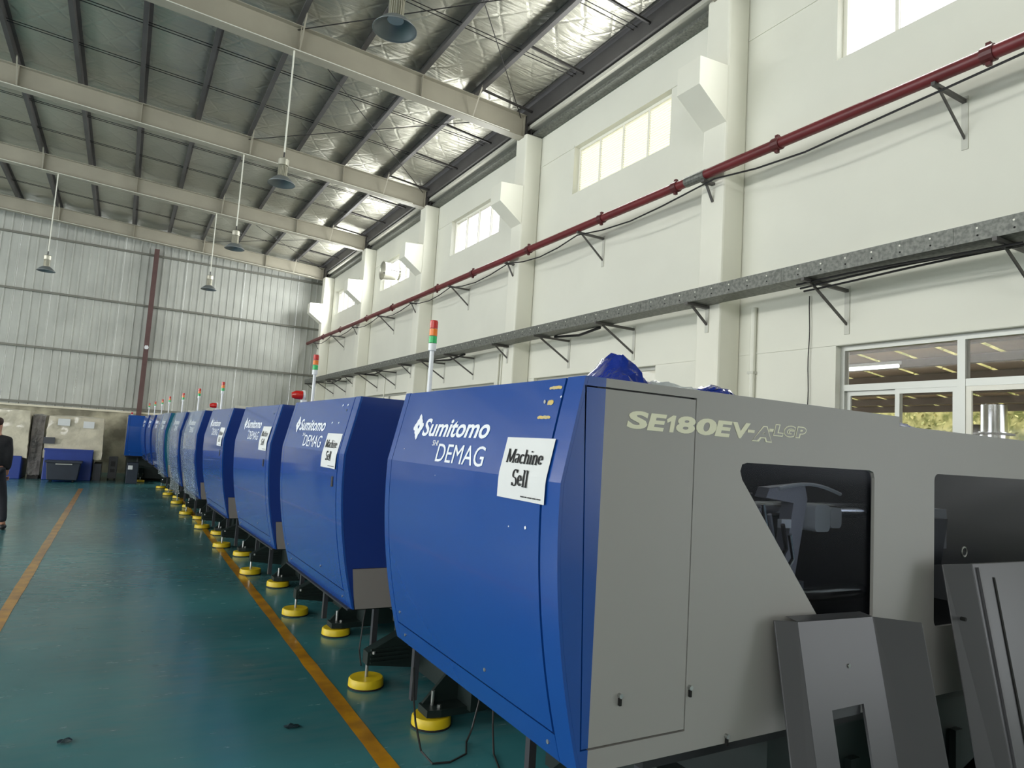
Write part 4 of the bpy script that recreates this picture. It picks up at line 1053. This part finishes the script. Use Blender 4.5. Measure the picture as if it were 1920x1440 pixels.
# ================================================================ PERSON at the left edge
def person():
    e = empty('person', (-1.69, 13.35, 0), rz=PI); e.scale = (-1, 1, 1)
    def fig(name, pts, edges, rad, m_, sub=2, vox=0):
        me = bpy.data.meshes.new(name); me.from_pydata(pts, edges, []); o = bpy.data.objects.new(name, me); C.objects.link(o)
        s = o.modifiers.new('skin', 'SKIN'); s.use_smooth_shade = True
        for i, r_ in enumerate(rad): me.skin_vertices[0].data[i].radius = (r_, r_) if not isinstance(r_, tuple) else r_
        me.skin_vertices[0].data[0].use_root = True
        u = o.modifiers.new('sub', 'SUBSURF'); u.levels = sub; u.render_levels = sub
        if vox: rm = o.modifiers.new('rm', 'REMESH'); rm.mode = 'VOXEL'; rm.voxel_size = vox; rm.use_smooth_shade = True; sm = o.modifiers.new('sm', 'SMOOTH'); sm.iterations = 6
        bpy.context.view_layer.update()
        m3 = bpy.data.meshes.new_from_object(o.evaluated_get(bpy.context.evaluated_depsgraph_get())); bpy.data.objects.remove(o)
        m3.materials.clear(); return mobj(name, m3, m_, e, smooth=True)
    P = [(0, 0, .95), (0, 0, 1.1), (0, .0, 1.28), (0, 0, 1.42), (0, 0, 1.50), (0, -.02, 1.58), (0, -.03, 1.66), (0, -.02, 1.73),
         (.16, 0, 1.40), (.20, .03, 1.14), (.19, -.06, .92), (-.19, 0, 1.40), (-.25, .03, 1.14), (-.23, -.06, .92),
         (.09, 0, .90), (.17, -.06, .50), (.23, .02, .10), (-.09, 0, .90), (-.10, -.02, .50), (-.11, .0, .10), (.24, -.11, .04), (-.12, -.13, .04), (.19, -.09, .84), (-.23, -.09, .84)]
    E_ = [(0, 1), (1, 2), (2, 3), (3, 4), (4, 5), (5, 6), (6, 7), (3, 8), (8, 9), (9, 10), (3, 11), (11, 12), (12, 13), (0, 14), (14, 15), (15, 16), (0, 17), (17, 18), (18, 19), (16, 20), (19, 21), (10, 22), (13, 23)]
    R_ = [(.11, .08), (.11, .08), (.14, .10), (.11, .08), .055, (.07, .085), (.075, .095), (.06, .08), .065, .05, .035, .065, .05, .035, .095, .065, .042, .095, .065, .042, .038, .038, .03, .03]
    fig('body', P, E_, R_, 'skin', vox=.016)
    J = P[0:5] + P[8:14]; JE = [(0, 1), (1, 2), (2, 3), (3, 4), (3, 5), (5, 6), (6, 7), (3, 8), (8, 9), (9, 10)]
    fig('jacket', [tuple(p) for p in J], JE, [(.18, .135), (.17, .13), (.195, .14), (.155, .11), .07, .085, .068, .052, .085, .068, .052], 'jacket', vox=.02)
    T = [P[0], P[14], P[15], P[16], P[17], P[18], P[19]]
    fig('trousers', T, [(0, 1), (1, 2), (2, 3), (0, 4), (4, 5), (5, 6)], [(.165, .12), .11, .08, .065, .11, .08, .065], 'trousers', vox=.02)
    fig('hair', [(0, .02, 1.62), (0, .02, 1.70), (0, 0, 1.76)], [(0, 1), (1, 2)], [(.075, .075), (.09, .095), (.07, .08)], 'hair')
    for s in (1, -1):
        sx_ = .23 if s > 0 else -.11; hx = .19 if s > 0 else -.24
        fig('shoe', [(sx_, .07, .05), (sx_ + s * .005, -.06, .045), (sx_ + s * .01, -.16, .035)], [(0, 1), (1, 2)], [.048, .05, .032], 'shoe', 1)
        for k in range(4):
            x0 = hx + (k - 1.5) * .018
            fig('finger', [(x0, -.10, .83), (x0, -.115, .79), (x0, -.10, .755 + .006 * abs(k - 1.5))], [(0, 1), (1, 2)], [.010, .009, .008], 'skin', 1)
        fig('thumb', [(hx - s * .03, -.10, .86), (hx - s * .05, -.13, .82), (hx - s * .045, -.14, .79)], [(0, 1), (1, 2)], [.012, .011, .009], 'skin', 1)
    tag(e, 'person in dark jacket and trousers standing at the left edge of the picture', 'person'); return e
person()

# ================================================================ OUTSIDE THE WIDE WINDOW
yard = MB().box(XW + .3, 26, -8, 30, -.3, -.02).obj('ground', 'ground_out'); yard['kind'] = 'structure'
lt = empty('lean_to_roof'); tag(lt, 'brown lean-to roof on dark beams outside the wide window', 'roof')
for k in range(24):
    y0 = -3 + k * .5
    b = MB(); b.add([(7.1, y0, 3.42), (12.2, y0, 2.96), (12.2, y0 + .44, 2.96), (7.1, y0 + .44, 3.42), (12.2, y0 + .5, 3.0), (7.1, y0 + .5, 3.46)], [(0, 1, 2, 3), (3, 2, 4, 5)])
    b.obj('roof_sheet', 'leanto_roof', lt)
for x in (7.9, 8.8, 9.7, 10.6, 11.4, 12.1):
    z = 3.42 - .09 * (x - 7.1); MB().box(x - .05, x + .05, -3, 9, z - .11, z - .01).obj('beam', 'leanto_beam', lt)
for y in (-2, 3.9, 8.8): MB().box(12.05, 12.15, y, y + .1, -.02, 2.9).obj('post', 'leanto_beam', lt)
hd = np.random.RandomState(9)
hroot = empty('hedge'); 
b = MB(); b.box(13.4, 15.0, -4, 14, -.02, 4.6); b.obj('hedge_core', 'leaves', hroot)
v = []; f = []
for k in range(16000):
    p = Vector((13.35 - .35 * hd.rand(), -4 + 18 * hd.rand(), 4.9 * hd.rand())); s = .03 + .035 * hd.rand()
    u = Vector(hd.rand(3) - .5).normalized(); w_ = u.cross(Vector(hd.rand(3) - .5)).normalized()
    q = len(v); v += [p - u * s, p + w_ * s * .5, p + u * s, p - w_ * s * .5]; f.append((q, q + 1, q + 2, q + 3))
MB().add(v, f).obj('foliage', 'leaves', hroot, kind='stuff')
tag(hroot, 'yellow green hedge outside the wide window', 'hedge')
dk = empty('metal_duct', (8.6, 3.98, 0)); tag(dk, 'shiny round metal duct standing outside the wide window', 'duct')
MB().lathe((0, 0, 0), [(.14, .0), (.14, 2.28), (.155, 2.285), (.155, 2.31), (.13, 2.315), (.13, 2.62), (.12, 2.63)], 24).obj('duct_body', 'chrome', dk, smooth='auto')
MB().lathe((0, 0, 2.28), [(.15, 0), (.20, .0), (.20, .02), (.15, .02)], 20).obj('flange', 'galvanised', dk)
MB().box(-.02, .03, .16, .21, 0, 2.4).obj('stay', 'dark_steel', dk)
tl = empty('tube_lamp', (8.0, 5.05, 3.06)); tag(tl, 'glowing white tube lamp under the lean-to roof outside', 'lamp')
MB().tube([(0, -.32, 0), (0, .32, 0)], .02, 10).obj('tube', 'tube_glow', tl); MB().box(-.03, .03, -.34, .34, .022, .06).obj('lamp_body', 'white_plastic', tl)
